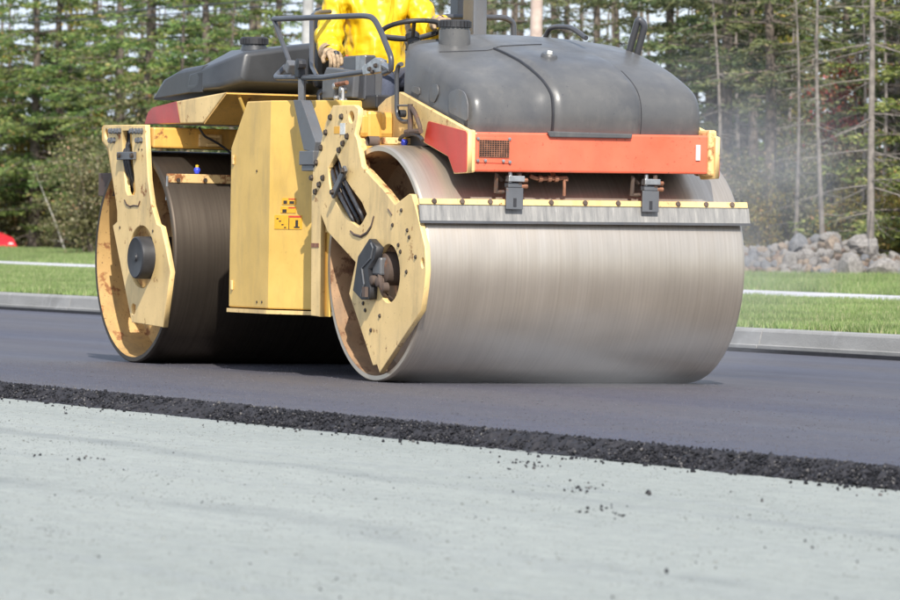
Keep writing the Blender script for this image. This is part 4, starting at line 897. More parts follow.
# trousers: yellow rain bib leg and blue leg
V = []; E_ = []; Rr = []
t0 = add(pc+Vector((-.02,0,-.0)), (.14,.17))
for sg in (-1, 1):
    h_ = add(pc+Vector((.05,sg*.11,-.02)), .11, t0); k_ = add(pc+Vector((.44,sg*.14,.03)), .085, h_); add(pc+Vector((.475,sg*.14,-.29)), .07, k_)
link('trousers', skin(V, E_, Rr, 2, 0, .02, .08), M['trousers'], person)
mb = MB(); a = [at(x, y, 'x', -1.60) for x, y in [(362,72),(368,72),(372,84),(374,104),(368,104),(362,88)]]
mb.poly([p for p in a]+[p+Vector((-.03,.02,0)) for p in a], [tuple(range(6)), tuple(range(11,5,-1))]+[(i,(i+1)%6,6+(i+1)%6,6+i) for i in range(6)]); mb.build('jacket_tail', M['jacket'], person, bevel=.006)
for sg in (-1, 1): MB().hull([pc+Vector((x, sg*.14+y, z)) for x in (.42,.68) for y in (-.05,.05) for z in (-.398,-.345)]+[pc+Vector((x, sg*.14+y, -.28)) for x in (.45,.53) for y in (-.045,.045)]).build('boot', M['boot'], person, True, bevel=.015)
# hard hat and face
hc_ = pc+Vector((.025,0,.80))
MB().lathe([(.0,.150),(.015,.150),(.02,.122),(.06,.118),(.10,.098),(.13,.06),(.142,.0005)], hc_, (.05,0,1), 28).build('hard_hat', M['helmet'], person, True)
MB().lathe([(-.01,.012),(.02,.017),(.045,.008)], hc_+Vector((.085,0,-.075)), (.4,0,-.9), 10).build('nose', M['skin'], person, True)
for sg in (-1,1): MB().lathe([(0,.011),(.006,.008),(.008,.0003)], hc_+Vector((.098,sg*.033,-.035)), (1,sg*.25,0), 10).build('eye', M['ink'], person, True); MB().lathe([(-.012,.02),(0,.028),(.012,.02)], hc_+Vector((.01,sg*.083,-.06)), (0,1,0), 12).build('ear', M['skin'], person, True)
MB().tube([hc_+Vector((.096,-.025,-.12)), hc_+Vector((.104,0,-.122)), hc_+Vector((.096,.025,-.12))], .006, 6).build('mouth', M['decal_red'], person, True)
# gloved hands: palm, four bent fingers and a thumb
def hand(name, wrist, palm_dir, side, curl_dir, grip, s=1.0, label=None):
    global V, E_, Rr
    V = []; E_ = []; Rr = []
    d = Vector(palm_dir).normalized(); sd = Vector(side); sd = (sd-d*sd.dot(d)).normalized(); c = Vector(curl_dir); c = (c-d*c.dot(d)-sd*c.dot(sd)).normalized()
    w0 = add(wrist-d*.05, .036*s); p0 = add(wrist+d*.01, (.036*s,.030*s), w0); p1 = add(wrist+d*.055*s, (.040*s,.026*s), p0)
    for i, L in enumerate((.036,.041,.038,.030)):
        o_ = sd*(i-1.5)*.021*s; b = add(wrist+d*.085*s+o_, .0125*s, p1)
        g = grip; q1 = add(V[b]+(d*math.cos(g)+c*math.sin(g))*L*s, .0118*s, b); q2 = add(V[q1]+(d*math.cos(2*g)+c*math.sin(2*g))*L*.8*s, .011*s, q1); add(V[q2]+(d*math.cos(3*g)+c*math.sin(3*g))*L*.6*s, .0095*s, q2)
    tb = add(wrist+d*.03*s-sd*.035*s+c*.008, .0145*s, p0); t1_ = add(V[tb]+(d*.6-sd*.5+c*.5).normalized()*.038*s, .013*s, tb); add(V[t1_]+(d*.6+sd*.15+c*.75).normalized()*.03*s, .011*s, t1_)
    o = link(name, skin(V, E_, Rr, 2, 1), M['glove'], person)
    if label: o['label'] = label
    cuff = MB().lathe([(-.02,.050*s),(.0,.047*s),(.03,.043*s)], wrist-d*.035, d, 16).build('glove_cuff', M['glove'], o, True)
    return o
hand('glove', JX+Vector((-.09,-.005,.035)), (1,-.08,-.15), (0,1,0), (0,0,-1), .62, 1.15, 'leather glove gripping the joystick')
RIM = WC+tilt @ Vector((.19*math.cos(R_(62)), .19*math.sin(R_(62)), 0))
hand('glove', RIM+Vector((-.105,.035,.03)), (1,-.15,.12), (0,1,0), (0,0,-1), .66, 1.1, 'leather glove on the steering wheel rim')

# ------------------------------------------------------------------ steam rising from the hot mat
def steam(name, c, size, dens, label, sc):
    bm = bmesh.new(); bmesh.ops.create_icosphere(bm, subdivisions=3, radius=1); me = bpy.data.meshes.new(name); bm.to_mesh(me); bm.free()
    t = NT(name); t.t.nodes.remove(t.b); pv = t.n('VolumePrincipled'); pv.inputs['Color'].default_value = (.95,.95,.97,1); pv.inputs['Anisotropy'].default_value = .2
    ln = t.n('VectorMath', operation='LENGTH'); t.l(t.tc.outputs['Object'], ln.inputs[0])
    fo = t.n('MapRange'); fo.inputs[1].default_value = 1; fo.inputs[2].default_value = .15; t.l(ln.outputs['Value'], fo.inputs[0])
    nz = t.n('TexNoise'); nz.inputs['Scale'].default_value = sc; nz.inputs['Detail'].default_value = 3; t.l(t.tc.outputs['Object'], nz.inputs['Vector'])
    mr = t.n('MapRange'); mr.inputs[1].default_value = .30; mr.inputs[2].default_value = .78; t.l(nz.outputs[0], mr.inputs[0])
    a = t.n('Math', operation='MULTIPLY'); t.l(fo.outputs[0], a.inputs[0]); t.l(mr.outputs[0], a.inputs[1]); b = t.n('Math', operation='MULTIPLY'); t.l(a.outputs[0], b.inputs[0]); b.inputs[1].default_value = dens
    t.l(b.outputs[0], pv.inputs['Density']); t.l(pv.outputs[0], t.out.inputs['Volume'])
    o = link(name, me, t.m); o.location = c; o.scale = size; tag(o, label, 'steam', kind='stuff'); return o
steam('steam', (.85,-.1,.20), (.40,1.45,.34), 2.2, 'thin white steam curling at the foot of the front drum', 1.6)
steam('steam', (-.9,1.75,1.15), (1.3,1.1,1.05), .75, 'faint steam drifting up behind the front drum', 2.2)

# ------------------------------------------------------------------ wood behind the road
def tri_mesh(name, v, f, mat):
    v = np.asarray(v, np.float32); f = np.asarray(f, np.int32); me = bpy.data.meshes.new(name)
    k = f.shape[1]; me.vertices.add(len(v)); me.vertices.foreach_set('co', v.reshape(-1)); me.loops.add(f.size); me.loops.foreach_set('vertex_index', f.reshape(-1))
    me.polygons.add(len(f)); me.polygons.foreach_set('loop_start', np.arange(0, f.size, k, dtype=np.int32)); me.update(); me.materials.append(mat); return me
def quads(c, d, n_, L, W):
    """leaf quads: base c, direction d, width direction n_, length L, width W (diamond shape)"""
    d = d/np.linalg.norm(d, axis=1, keepdims=True); n_ = n_-d*(n_*d).sum(1, keepdims=True); n_ /= np.linalg.norm(n_, axis=1, keepdims=True)+1e-9
    L = L[:,None]; W = W[:,None]
    v = np.stack([c, c+d*L*.45+n_*W, c+d*L, c+d*L*.45-n_*W], 1).reshape(-1,3); f = np.arange(len(c)*4).reshape(-1,4); return v, f
def trunk_path(g, H, lean=.02, wob=.14):
    zs = np.linspace(0, H, 12); ph = g.uniform(0, 6, 4); return [Vector((lean*z*math.cos(ph[0])+wob*math.sin(z*.5+ph[1])*z/H, lean*z*math.sin(ph[0])+wob*math.sin(z*.6+ph[2])*z/H, z-.15*(i == 0))) for i, z in enumerate(zs)]
def along(path, z):
    H = path[-1].z; t = max(0, min(.999, z/H))*(len(path)-1); i = int(t); return path[i].lerp(path[i+1], t-i)
def conifer(seed, H, r0, live0, Lmax, dens=1., dead=1., dead_len=1.1, droop=.25, dr_=.11):
    g = np.random.default_rng(seed); path = trunk_path(g, H); tb = MB().tube(path, [r0*(1-.93*i/11) for i in range(12)], 9)
    tb.tube([path[0]+Vector((0,0,-.1)), path[0]+Vector((0,0,.35))], [r0*1.35, r0*.95], 9)
    C = []; D = []; Nn = []; LL = []; WW = []
    z = .45
    while z < H-.15:
        nb = int(g.integers(4, 7)); a0 = g.uniform(0, 6.28)
        for k in range(nb):
            a = a0+k*6.283/nb+g.normal(0, .25); p = np.array(along(path, z+g.uniform(-.08,.08)))
            livep = (z-live0)/.9+g.normal(0, .35)
            out = np.array([math.cos(a), math.sin(a), 0.]); side = np.array([-math.sin(a), math.cos(a), 0])
            if livep < 0:
                if g.random() < .75*dead:
                    L = dead_len*g.uniform(.35, 1.1); up = g.uniform(-.35, .12); pts = [Vector(p+out*L*t+np.array([0,0,L*(up*t-.12*t*t)])+side*L*.22*t*math.sin(2.5*t+k*1.7)) for t in (0,.35,.7,1)]
                    r = r0*dr_*g.uniform(.7, 1.3); tb.tube(pts, [r, r*.7, r*.45, r*.2], 4, False)
                    for _ in range(int(3*dead)):
                        t = g.uniform(.3, .95); q = Vector(p+out*L*t+np.array([0,0,L*(up*t-.12*t*t)])); e = q+Vector(out*.5+side*g.choice([-1,1])*g.uniform(.3,1)+np.array([0,0,g.uniform(-.5,.2)]))*L*.3
                        tb.tube([q, e], [r*.35, r*.15], 3, False)
                continue
            fr = (z-live0)/(H-live0); fr = max(0, fr); L = Lmax*(1-fr)**.85*g.uniform(.6, 1.15)*(.6+.4*min(1, max(0, livep)+.3))+.15
            dr = droop*g.uniform(.5, 1.4); upt = g.uniform(-.05, .25)
            bp_ = lambda t: p+out*L*t+np.array([0,0,1])*L*(upt*t-dr*t*t*1.1+.12*t**4)
            r = .012+.012*L; tb.tube([Vector(bp_(t)) for t in (0,.4,.8)], [r, r*.6, r*.25], 4, False)
            ntw = max(3, int(L*15*dens*(1 if z < 7.5 else .5)))
            for t in np.linspace(.14, 1, ntw):
                if g.random() < .22: continue
                for sg in (-1, 1):
                    tl = (.16+.34*L*(1-t)*.55)*g.uniform(.6, 1.3); o_ = bp_(t); dv = out*g.uniform(.45,.8)+side*sg*g.uniform(.6,1.)+np.array([0,0,g.uniform(-.35,.08)]); dv /= np.linalg.norm(dv)
                    m_ = max(2, int(tl/.06))
                    for q in range(m_):
                        c = o_+dv*tl*q/m_; dd = dv+g.normal(0,.28,3); C.append(c+np.array([0,0,g.uniform(-.07,.02)])); D.append(dd); Nn.append(np.array([0,0,1])*.8+g.normal(0,.6,3)); LL.append(g.uniform(.09,.17)); WW.append(g.uniform(.014,.030))
            C.append(bp_(1.)); D.append(out+np.array([0,0,.2])); Nn.append(g.normal(0,1,3)); LL.append(.16); WW.append(.03)
        z += g.uniform(.34, .58)
    tm = tb.mesh('trunk'); v, f = quads(np.array(C), np.array(D), np.array(Nn), np.array(LL), np.array(WW)) if C else (np.zeros((0,3)), np.zeros((0,4)))
    return tm, v, f
def broadleaf(seed, H, spread, nleaf, leaf, stems=5, r0=.03):
    g = np.random.default_rng(seed); tb = MB(); tips = []
    for s_ in range(stems):
        a = g.uniform(0, 6.28); L = H*g.uniform(.7, 1.0); e = Vector((math.cos(a)*spread*g.uniform(.1,.75), math.sin(a)*spread*g.uniform(.1,.75), L)); b = Vector((g.normal(0,.08), g.normal(0,.08), -.1))
        pts = [b.lerp(e, t)+Vector((g.normal(0,.05), g.normal(0,.05), 0))*(t > 0) for t in (0,.25,.5,.75,1)]; tb.tube(pts, [r0, r0*.85, r0*.65, r0*.4, r0*.15], 6, False)
        for _ in range(12):
            t = g.uniform(.18, 1); i = min(3, int(t*4)); p = pts[i].lerp(pts[i+1], t*4-i); q = p+Vector((g.normal(0,1), g.normal(0,1), g.normal(.35,.6))).normalized()*spread*g.uniform(.25,.7)*(1.1-t*.5)
            tb.tube([p, q], [r0*.3, r0*.08], 4, False); tips += [p.lerp(q, .55), q, q]
    T = np.array([tuple(t) for t in tips]); i = g.integers(0, len(T), nleaf); c = T[i]+g.normal(0, 1, (nleaf,3))*np.array([.16,.16,.13])*spread**.5; c[:,2] = np.maximum(c[:,2], .03)
    v, f = quads(c, g.normal(0,1,(nleaf,3))+np.array([0,0,-.3]), g.normal(0,1,(nleaf,3)), g.uniform(leaf*.7, leaf*1.3, nleaf), g.uniform(leaf*.25, leaf*.45, nleaf))
    return tb.mesh('trunk'), v, f
PROTO = {}
def proto(key, builder, barkm, leafm):
    tm, v, f = builder; tm.materials.append(barkm); tm.shade_smooth(); cm = tri_mesh('crown', v, f, leafm) if len(f) else None; PROTO[key] = (tm, cm)
proto('spruce0', conifer(1, 11, .17, 1.0, 2.6, 1.1, .6, 1.0), M['bark'], M['needles'])
proto('spruce1', conifer(2, 12.5, .20, 1.8, 2.9, 1.0, .8, 1.4), M['bark'], M['needles'])
proto('spruce2', conifer(3, 9, .12, .5, 1.9, 1.2, .4, .8), M['bark'], M['needles'])
proto('fir0', conifer(4, 13, .16, 3.6, 1.9, .9, .9, 1.2), M['bark'], M['needles_dark'])
proto('fir1', conifer(5, 14, .15, 4.6, 1.7, .9, 1., 1.1), M['bark'], M['needles_dark'])
proto('fir2', conifer(6, 12, .11, 2.6, 1.5, 1., .8, .9), M['bark'], M['needles_dark'])
proto('tallfir', conifer(7, 14, .13, 6.2, 1.6, .8, .8, .8), M['bark'], M['needles_dark'])
proto('snag0', conifer(8, 9.5, .062, 99, 1, 1, 1.2, 1.5, .25, .18), M['bark_dead'], M['needles'])
proto('snag1', conifer(9, 6.2, .05, 99, 1, 1, .9, .7, .25, .2), M['bark_dead'], M['needles'])
proto('birch', broadleaf(10, 6.5, 1.3, 2600, .08, 1, .034), M['bark_birch'], M['leaf_olive'])
proto('shrub0', broadleaf(11, 2.3, .95, 4200, .085, 7), M['bark'], M['leaf_olive'])
proto('shrub1', broadleaf(12, 3.2, 1.1, 5200, .085, 7), M['bark'], M['leaf_olive'])
proto('shrub2', broadleaf(13, 1.5, .8, 3000, .075, 8), M['bark'], M['leaf_olive'])
proto('shrub_yellow', broadleaf(14, 2.4, .9, 3000, .085, 6), M['bark'], M['leaf_yellow'])
proto('tree_yellow', broadleaf(15, 7, 1.1, 2600, .10, 2, .05), M['bark_dead'], M['leaf_yellow'])
proto('shrub_red', broadleaf(16, 3.0, .7, 1700, .085, 4), M['bark'], M['leaf_red'])
def plant(key, px, dist, sc=1., rz=None, name='spruce_tree', label='', cat='tree', group=None, zoff=0, tilt=(0,0)):
    x, y = far(px, dist); z = float(ter(x, y)); tm, cm = PROTO[key]
    r = empty(name, (x, y, z+zoff), random.uniform(0, 6.28) if rz is None else rz); r.scale = (sc, sc, sc*random.uniform(.94, 1.06)); r.rotation_euler[0] = tilt[0]; r.rotation_euler[1] = tilt[1]; tag(r, label, cat, group)
    o = bpy.data.objects.new('trunk', tm); COL.objects.link(o); o.parent = r
    if cm: o = bpy.data.objects.new('crown', cm); COL.objects.link(o); o.parent = r
    return r
GS, GF, GH, GD = 'green spruces along the wood edge', 'dark firs in the wood', 'leafy shrubs under the trees', 'dead trees in the wood'
LS = 'full green spruce at the edge of the wood'; LF = 'dark fir with bare dead lower branches in the wood'; LH = 'olive leafy shrub at the foot of the wood'
SL_ = {('spruce1',140): 'broad spruce with thick dark trunk behind the rear side plate', ('spruce0',95): 'bushy bright green spruce beside the thick trunked spruce', ('spruce0',34): 'green spruce between the white birch and the bushy spruce',
 ('spruce2',62): 'small green spruce in front of the taller spruces near the birch', ('spruce1',-25): 'tall spruce behind the red parked car', ('spruce0',205): 'spruce with drooping boughs behind the rear hood', ('spruce2',182): 'small spruce rising just above the rear hood slope',
 ('spruce1',245): 'tall spruce behind the rear filler cap', ('spruce0',275): 'spruce standing beside the grey utility pole', ('spruce2',318): 'slim spruce behind the operator', ('spruce0',-70): 'spruce at the far side of the red parked car', ('spruce2',8): 'young spruce close behind the red parked car', ('spruce2',232): 'small spruce beside the rear filler cap'}
# wood edge, one end of the road: full spruces
for key, px, d, sc in [('spruce1',140,118,1.05),('spruce0',95,146,1.25),('spruce0',34,140,1.1),('spruce2',62,144,1.15),('spruce1',-25,148,1.2),('spruce0',205,116,1.),('spruce2',182,108,.75),('spruce1',245,124,1.),('spruce0',275,116,.95),('spruce2',318,112,.9),('spruce0',-70,150,1.2),('spruce2',8,146,.9),('spruce2',232,109,.8)]:
    plant(key, px, d, sc, name='spruce_tree', label=SL_[(key, px)], group=GS)
FB = iter(['dark fir behind the white birch', 'dark fir behind the thick trunked spruce', 'dark fir behind the rear hood boughs', 'dark fir behind the rear filler cap spruces'])
for px, d, sc in [(58,140,1),(118,136,1),(190,142,1),(225,138,1.05)]:
    plant(random.choice(['fir0','fir2','spruce1']), px, d, sc, name='fir_tree', label=next(FB), group='firs behind the spruces')
SF = {352: 'slim fir trunk behind the operator beside the grey pole', 398: 'slim fir behind the operator', 447: 'slim fir trunk behind the steering hand', 488: 'slim fir trunk beside the dark square roof post', 508: 'slim fir trunk behind the bend of the right handrail', 548: 'slim fir trunk just past the pale brown utility pole',
 561: 'slim fir trunk behind the low grab loop of the hood', 594: 'slim fir between the two grab loops of the hood', 614: 'slim short fir close to the upright grab loop', 631: 'slim fir directly behind the upright grab loop', 667: 'darker slim fir above the falling edge of the hood', 690: 'slim fir above the front panel end'}
# middle: slim trunks against the sky
for key, px, d, sc in [('tallfir',352,112,1.),('fir1',398,118,.9),('tallfir',447,106,.9),('tallfir',488,110,.8),('tallfir',508,103,.7),('tallfir',548,112,.9),('tallfir',561,104,.7),('tallfir',594,100,.9),('tallfir',614,96,.7),('tallfir',631,100,.95),('fir1',667,93,.85),('tallfir',690,102,.9)]:
    plant(key, px, d, sc, name='fir_tree', label=SF[px], group='slim firs against the sky')
DF = {708: 'dark fir rising in the steam beside the hood', 722: 'dark fir in the steam right above the scraper end', 742: 'dark fir at the start of the stone pile', 752: 'slim dark fir behind the low start of the stone pile', 778: 'full green spruce behind the middle of the stone pile', 768: 'dark fir with bare lower trunk close behind the stone pile', 735: 'full spruce deep behind the steam',
 838: 'tall fir between the thin pale trunk and the tall grey dead tree', 853: 'small dark fir just beside the tall grey dead tree', 888: 'dark fir behind the low end of the stone pile', 915: 'tall fir past the low end of the stone pile', 908: 'young green spruce past the low end of the stone pile', 945: 'dark fir well past the end of the stone pile'}
# other end: dark firs, dead snags
for key, px, d, sc in [('fir0',708,92,1.),('fir0',722,86,.9),('fir2',742,96,1.),('fir2',752,90,1.),('spruce1',778,96,.9),('fir0',768,84,.8),('spruce0',735,100,1.),('tallfir',838,94,.8),('fir2',853,88,.7),('fir0',888,92,.85),('fir1',915,84,.9),('spruce2',908,80,.9),('fir0',945,86,1.)]:
    plant(key, px, d, sc, name='fir_tree', label=DF[px], group=GF)
plant('snag0', 870, 77, 1.05, name='dead_tree', label='tall grey dead tree with bare branches behind the stone pile', tilt=(0,-.02))
plant('snag1', 823, 79, 1.0, tilt=(.03,.035), name='dead_tree', label='thin pale dead trunk behind the stone pile')
plant('snag1', 857, 84, 1.0, name='dead_tree', label='slender dead tree beside the tall grey snag')
plant('snag0', 893, 88, .9, name='dead_tree', label='bare grey dead tree among the firs')
for i, (px, d, sc) in enumerate([(718,84,1.),(737,90,1.1),(783,88,1.),(795,82,.9),(846,90,1.1),(880,84,1.),(676,96,1.2),(640,104,1.2),(575,108,1.2),(520,106,1.1)]):
    plant('snag1', px, d, sc, name='dead_tree', label='thin bare dead trunk standing among the firs', group='thin dead trunks in the wood', tilt=(random.uniform(-.04,.04), random.uniform(-.04,.04)))
for px, d, sc in [(790,99,.9),(862,98,.9),(90,139,1.1),(22,141,1.0)]:
    plant('tree_yellow', px, d, sc, name='birch_tree', label='slender tree with thin yellowing foliage inside the wood', group='yellowing trees inside the wood')
plant('tree_yellow', 808, 90, 1., name='birch_tree', label='slim birch with sparse yellow leaves', cat='tree')
plant('shrub_red', 828, 88, .95, name='autumn_maple', label='small maple with red autumn leaves in the wood', zoff=.9)
plant('birch', 13, 142, 1.0, name='birch_tree', label='white trunked young birch beside the spruces')
plant('birch', 74, 128, .6, name='birch_tree', label='small pale birch leaning out of the shrubs', tilt=(.1,.22))
plant('shrub_red', 46, 141, .75, name='autumn_maple', label='small reddish maple between the spruces', zoff=1.8)
# shrubs
for i, px in enumerate(range(-30, 345, 13)):
    plant(random.choice(['shrub0','shrub1','shrub1','shrub2']), px+random.uniform(-6,6), random.uniform(103, 112) if px > 75 else random.uniform(140, 146), random.uniform(.75, 1.15)*(1 if px > 75 else 1.25), name='leafy_shrub', label=LH, cat='shrub', group=GH)
for i, px in enumerate(range(-20, 340, 26)):
    plant('shrub1', px+random.uniform(-9,9), random.uniform(113, 126) if px > 90 else random.uniform(144, 152), random.uniform(1.0, 1.5), name='leafy_shrub', label=LH, cat='shrub', group=GH)
for i, px in enumerate(range(705, 960, 13)):
    plant(random.choice(['shrub0','shrub2','shrub1']), px+random.uniform(-5,5), random.uniform(83, 100), random.uniform(.6, 1.0), name='leafy_shrub', label=LH, cat='shrub', group=GH)
for px, d in ((842,82),(885,81),(898,84),(760,83),(915,82)):
    plant('shrub_yellow', px, d, random.uniform(.55,.8), name='autumn_shrub', label='low shrub with yellow autumn leaves behind the stones', cat='shrub', group='yellow shrubs behind the stone pile')
for i, px in enumerate(range(340, 705, 22)):
    plant(random.choice(['shrub1','shrub0']), px, random.uniform(96, 108), random.uniform(.7, 1.1), name='leafy_shrub', label=LH, cat='shrub', group=GH)
# the wood further back: one mass of trunks, branches and needles
tb = MB(); C = []
g = np.random.default_rng(44)
for i in range(110):
    px = g.uniform(-60, 960); d0 = 150-62*max(0, min(1, px/900)); x, y = far(px, d0+g.uniform(-2, 34)); z = float(ter(x, y)); r = g.uniform(.05,.12); H = g.uniform(6, 12)
    tb.tube([(x,y,z-.2),(x+g.normal(0,.15),y,z+H*.5),(x+g.normal(0,.3),y,z+H)], [r,r*.75,r*.3], 6, False)
    left = px < 330; dens = .8 if left else (.2 if px < 700 else .55)
    n_ = int(g.uniform(350, 700)*dens); top = H*(.95 if left else .9); zz = g.beta(1.0, 3.2, n_)*top*.8+.2; a = g.uniform(0, 6.283, n_); rr = g.uniform(.1, 1, n_)**.6*(1.5*(1-zz/H*.7))
    C.append(np.stack([x+np.cos(a)*rr, y+np.sin(a)*rr, z+zz-rr*.25], -1))
o = link('background_wood', tb.mesh('background_wood'), M['bark']); tag(o, 'distant trunks deep inside the wood', 'wood', kind='stuff')
C = np.concatenate(C); v, f = quads(C, g.normal(0,1,C.shape)*np.array([1,1,.5]), g.normal(0,1,C.shape), g.uniform(.14,.34,len(C)), g.uniform(.03,.07,len(C)))
o = bpy.data.objects.new('background_foliage', tri_mesh('background_foliage', v, f, M['needles_dark'])); COL.objects.link(o); tag(o, 'distant dark foliage deep inside the wood', 'wood', kind='stuff')

# ------------------------------------------------------------------ stone pile
RK = []
for i in range(10):
    bm = bmesh.new(); bmesh.ops.create_icosphere(bm, subdivisions=2, radius=1)
    cut = [(Vector((random.gauss(0,1), random.gauss(0,1), random.gauss(0,1))).normalized(), random.uniform(.55,.85)) for _ in range(7)]
    for vtx in bm.verts:
        for n_, d_ in cut:
            k = vtx.co.dot(n_)
            if k > d_: vtx.co -= n_*(k-d_)
        vtx.co *= 1+.07*mnoise.noise(vtx.co*2.3+Vector((i*9, 0, 0)))
    me = bpy.data.meshes.new('stone'); bm.to_mesh(me); bm.free(); RK.append(me)
ROCK = {}
for k in ('rock_grey','rock_tan','rock_brown','rock_blue'):
    for i, me in enumerate(RK): c = me.copy(); c.materials.append(M[k]); ROCK[(k, i)] = c
names = {'rock_grey': 'grey', 'rock_tan': 'tan', 'rock_brown': 'reddish brown', 'rock_blue': 'bluish grey'}
def stone(x, y, z, r, kind, label, group):
    o = bpy.data.objects.new('stone', ROCK[(kind, random.randrange(10))]); COL.objects.link(o); o.location = (x, y, z); o.rotation_euler = (random.uniform(0,6), random.uniform(0,6), random.uniform(0,6))
    o.scale = (r*random.uniform(.8,1.35), r*random.uniform(.75,1.1), r*random.uniform(.6,.9)); tag(o, label, 'stone', group)
def hpile(px):     # pile height along the photograph's columns, metres
    return float(np.interp(px, [690,720,748,775,790,808,822,840,862,875,900,940,980], [.30,.42,.46,.50,.60,.62,.74,.62,.60,.42,.34,.3,.2]))
PD = 76.
for px in np.arange(716, 918, 4.7):
    H = hpile(px)
    for lay in range(6):
        zf = (lay+.3)/6; d = PD+zf*1.5+random.uniform(-.1,.1); x, y = far(px+random.uniform(-2.4,2.4), d); g0 = float(ter(x, y)); r = random.uniform(.055,.125)
        if random.random() < .1: r *= 1.5
        kind = random.choices(list(names), [.45,.28,.15,.12])[0]
        stone(x, y, g0+H*zf-.02, r, kind, f'{names[kind]} fieldstone in the stone pile by the wood', f'{names[kind]} stones of the pile')
for px, h, r, kind, lab in [(797,.60,.24,'rock_blue','large bluish boulder on top of the stone pile'),(829,.58,.22,'rock_tan','large rounded tan boulder near the top of the pile'),(850,.25,.30,'rock_grey','big pale slab leaning on the front of the pile'),(862,.58,.30,'rock_grey','broad grey boulder crowning the pile beside the dead tree'),(884,.2,.30,'rock_grey','big pale grey boulder at the low end of the pile'),(898,.16,.16,'rock_blue','dark bluish boulder beside the pale end boulder')]:
    x, y = far(px, PD+(h > .4)*1.1-.15*(h < .4)); stone(x, y, float(ter(x, y))+h-.1, r, kind, lab, None)
cx = [far(px, PD+1.3) for px in np.arange(690, 985, 5)]; mb = MB(); n = len(cx)
dv = Vector((-FW[0], -FW[1], 0)).normalized()
pts = []
for (x, y), px in zip(cx, np.arange(690, 985, 5)):
    H = hpile(px)*.86; b = Vector((x, y, float(ter(x, y)))); pts += [b+dv*1.15+Vector((0,0,-.1)), b+dv*.3+Vector((0,0,H*.75)), b+dv*-.1+Vector((0,0,H)), b-dv*1.3+Vector((0,0,-.1))]
mb.poly(pts, [(i*4+k, i*4+k+1, (i+1)*4+k+1, (i+1)*4+k) for i in range(n-1) for k in range(3)]); o = mb.build('rubble_core', M['forest floor']); tag(o, 'dark rubble and soil inside the stone pile', 'rubble', kind='structure')

# ------------------------------------------------------------------ utility poles and wire
def upole(px, d, w, mat, label, lean=0):
    x, y = far(px, d); z = float(ter(x, y)); r = w/2; u = empty('utility_pole', (x, y, z)); u.rotation_euler = (0, lean, 0); tag(u, label, 'pole')
    MB().tube([(0,0,-.3),(0,0,4),(0,0,9)], [r*1.05, r, r*.8], 16).build('pole', M[mat], u, True)
    MB().box((-.06,-1.1,8.3),(.06,1.1,8.42)).build('crossarm', M[mat], u)
    for yy in (-1., -.4, .4, 1.): MB().lathe([(0,.03),(.05,.05),(.1,.03),(.11,.0004)], (0,yy,8.42), (0,0,1), 10).build('insulator', M['pole_grey'], u, True)
    return u
upole(303, 88, .205, 'pole_grey', 'grey utility pole behind the rear water tank'); upole(531.5, 80, .20, 'pole_pink', 'pale brown utility pole behind the front hood')
x0, y0 = far(303, 88); x1, y1 = far(-160, 125)
for dz in (0, .12):
    p = [Vector((x0+(x1-x0)*t, y0+(y1-y0)*t, 5.02+dz+.9*t-1.2*t*(1-t)*.4)) for t in np.linspace(0, 1, 24)]
    o = MB().tube(p, .014, 6).build('overhead_wire', M['black'], None, True); tag(o, ['lower dark overhead wire running to the grey pole','upper dark overhead wire running to the grey pole'][dz > 0], 'wire')

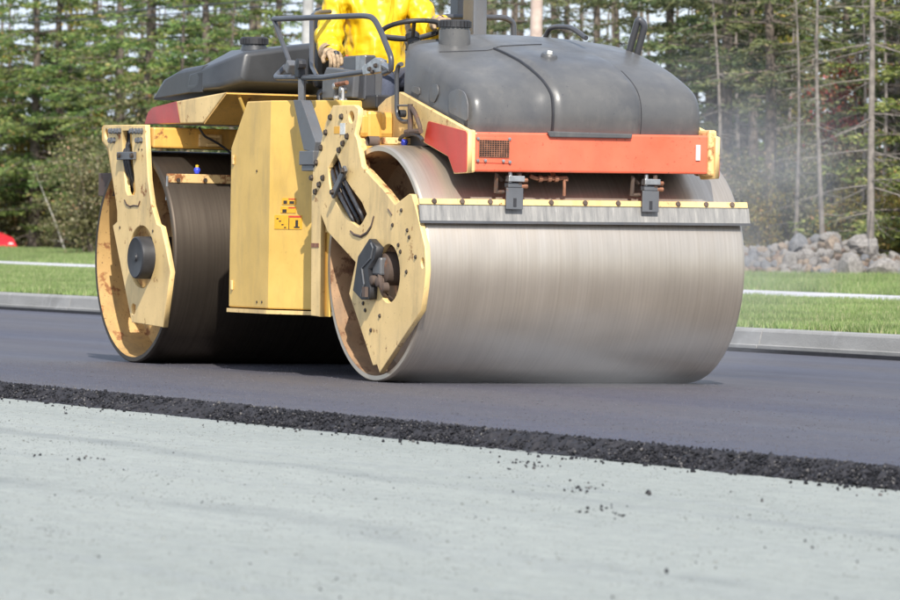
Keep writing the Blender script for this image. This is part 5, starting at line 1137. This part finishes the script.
# ------------------------------------------------------------------ red car beyond the bank
def red_car(px, d):
    x, y = far(px, d); z = float(ter(x, y)); c = empty('parked_car', (x, y, z), R_(4)); tag(c, 'red parked car half hidden behind the grass bank', 'car')
    M['car_red'] = simple('red car paint', (.60,.02,.035), .25, 0, .05); M['glass'] = simple('dark car glass', (.02,.03,.05), .08, 0, .1); M['tyre'] = simple('tyre rubber', (.02,.02,.02), .8, 0, .2)
    sec = [(-2.1,.55,.80,.80),(-1.9,.30,.95,.82),(-1.2,.25,1.0,.84),(.9,.25,1.0,.84),(1.75,.28,.86,.80),(2.1,.40,.68,.72)]
    mb = MB(); pts = []
    for X, z0, z1, w_ in sec: pts += [(X,-w_,z0),(X,-w_*1.02,(z0+z1)/2),(X,-w_*.9,z1),(X,w_*.9,z1),(X,w_*1.02,(z0+z1)/2),(X,w_,z0)]
    n = len(sec); mb.poly(pts, [(i*6+k, i*6+(k+1)%6, (i+1)*6+(k+1)%6, (i+1)*6+k) for i in range(n-1) for k in range(6)]+[tuple(range(6)), tuple(range((n-1)*6, n*6))]); b = mb.build('body', M['car_red'], c, True, .03)
    gh = [(-1.6,.98,.74),(-1.1,1.44,.60),(.15,1.46,.60),(.95,.98,.74)]
    mb = MB(); pts = [(X, s_*w_, z1) for X, z1, w_ in gh for s_ in (-1, 1)]; mb.poly(pts, [(0,1,3,2),(2,3,5,4),(4,5,7,6),(0,2,4,6),(1,7,5,3),(0,6,7,1)]); cab = mb.build('cabin', M['car_red'], c, True, .03)
    for s_ in (-1, 1):
        MB().poly([(-1.35,s_*.745,1.0),(-1.02,s_*.635,1.37),(-.42,s_*.635,1.38),(-.42,s_*.745,1.0)], [(0,1,2,3)]).build('side_window', M['glass'], cab); MB().poly([(-.34,s_*.745,1.0),(-.34,s_*.635,1.38),(.12,s_*.635,1.38),(.68,s_*.745,1.0)], [(0,1,2,3)]).build('side_window', M['glass'], cab)
        MB().lathe([(-.06,.0),(.06,.11),(.08,.0005)], (2.02,s_*.5,.62), (1,0,0), 12).build('headlight', M['decal_white'], b, True)
        for X in (-1.3, 1.3):
            w_ = MB().lathe([(-.1,.2),(-.1,.3),(-.07,.32),(.07,.32),(.1,.3),(.1,.2)], (X,s_*.76,.32), (0,1,0), 24).build('wheel', M['tyre'], c, True); MB().lathe([(s_*.08,.2),(s_*.09,.05),(s_*.1,.0005)], (X,s_*.76,.32), (0,1,0), 18).build('rim', M['steel'], w_, True)
    MB().poly([(.22,-.585,1.45),(.22,.585,1.45),(.96,.70,1.0),(.96,-.70,1.0)], [(0,1,2,3)]).build('windscreen', M['glass'], cab)
    return c
red_car(-39, 135)
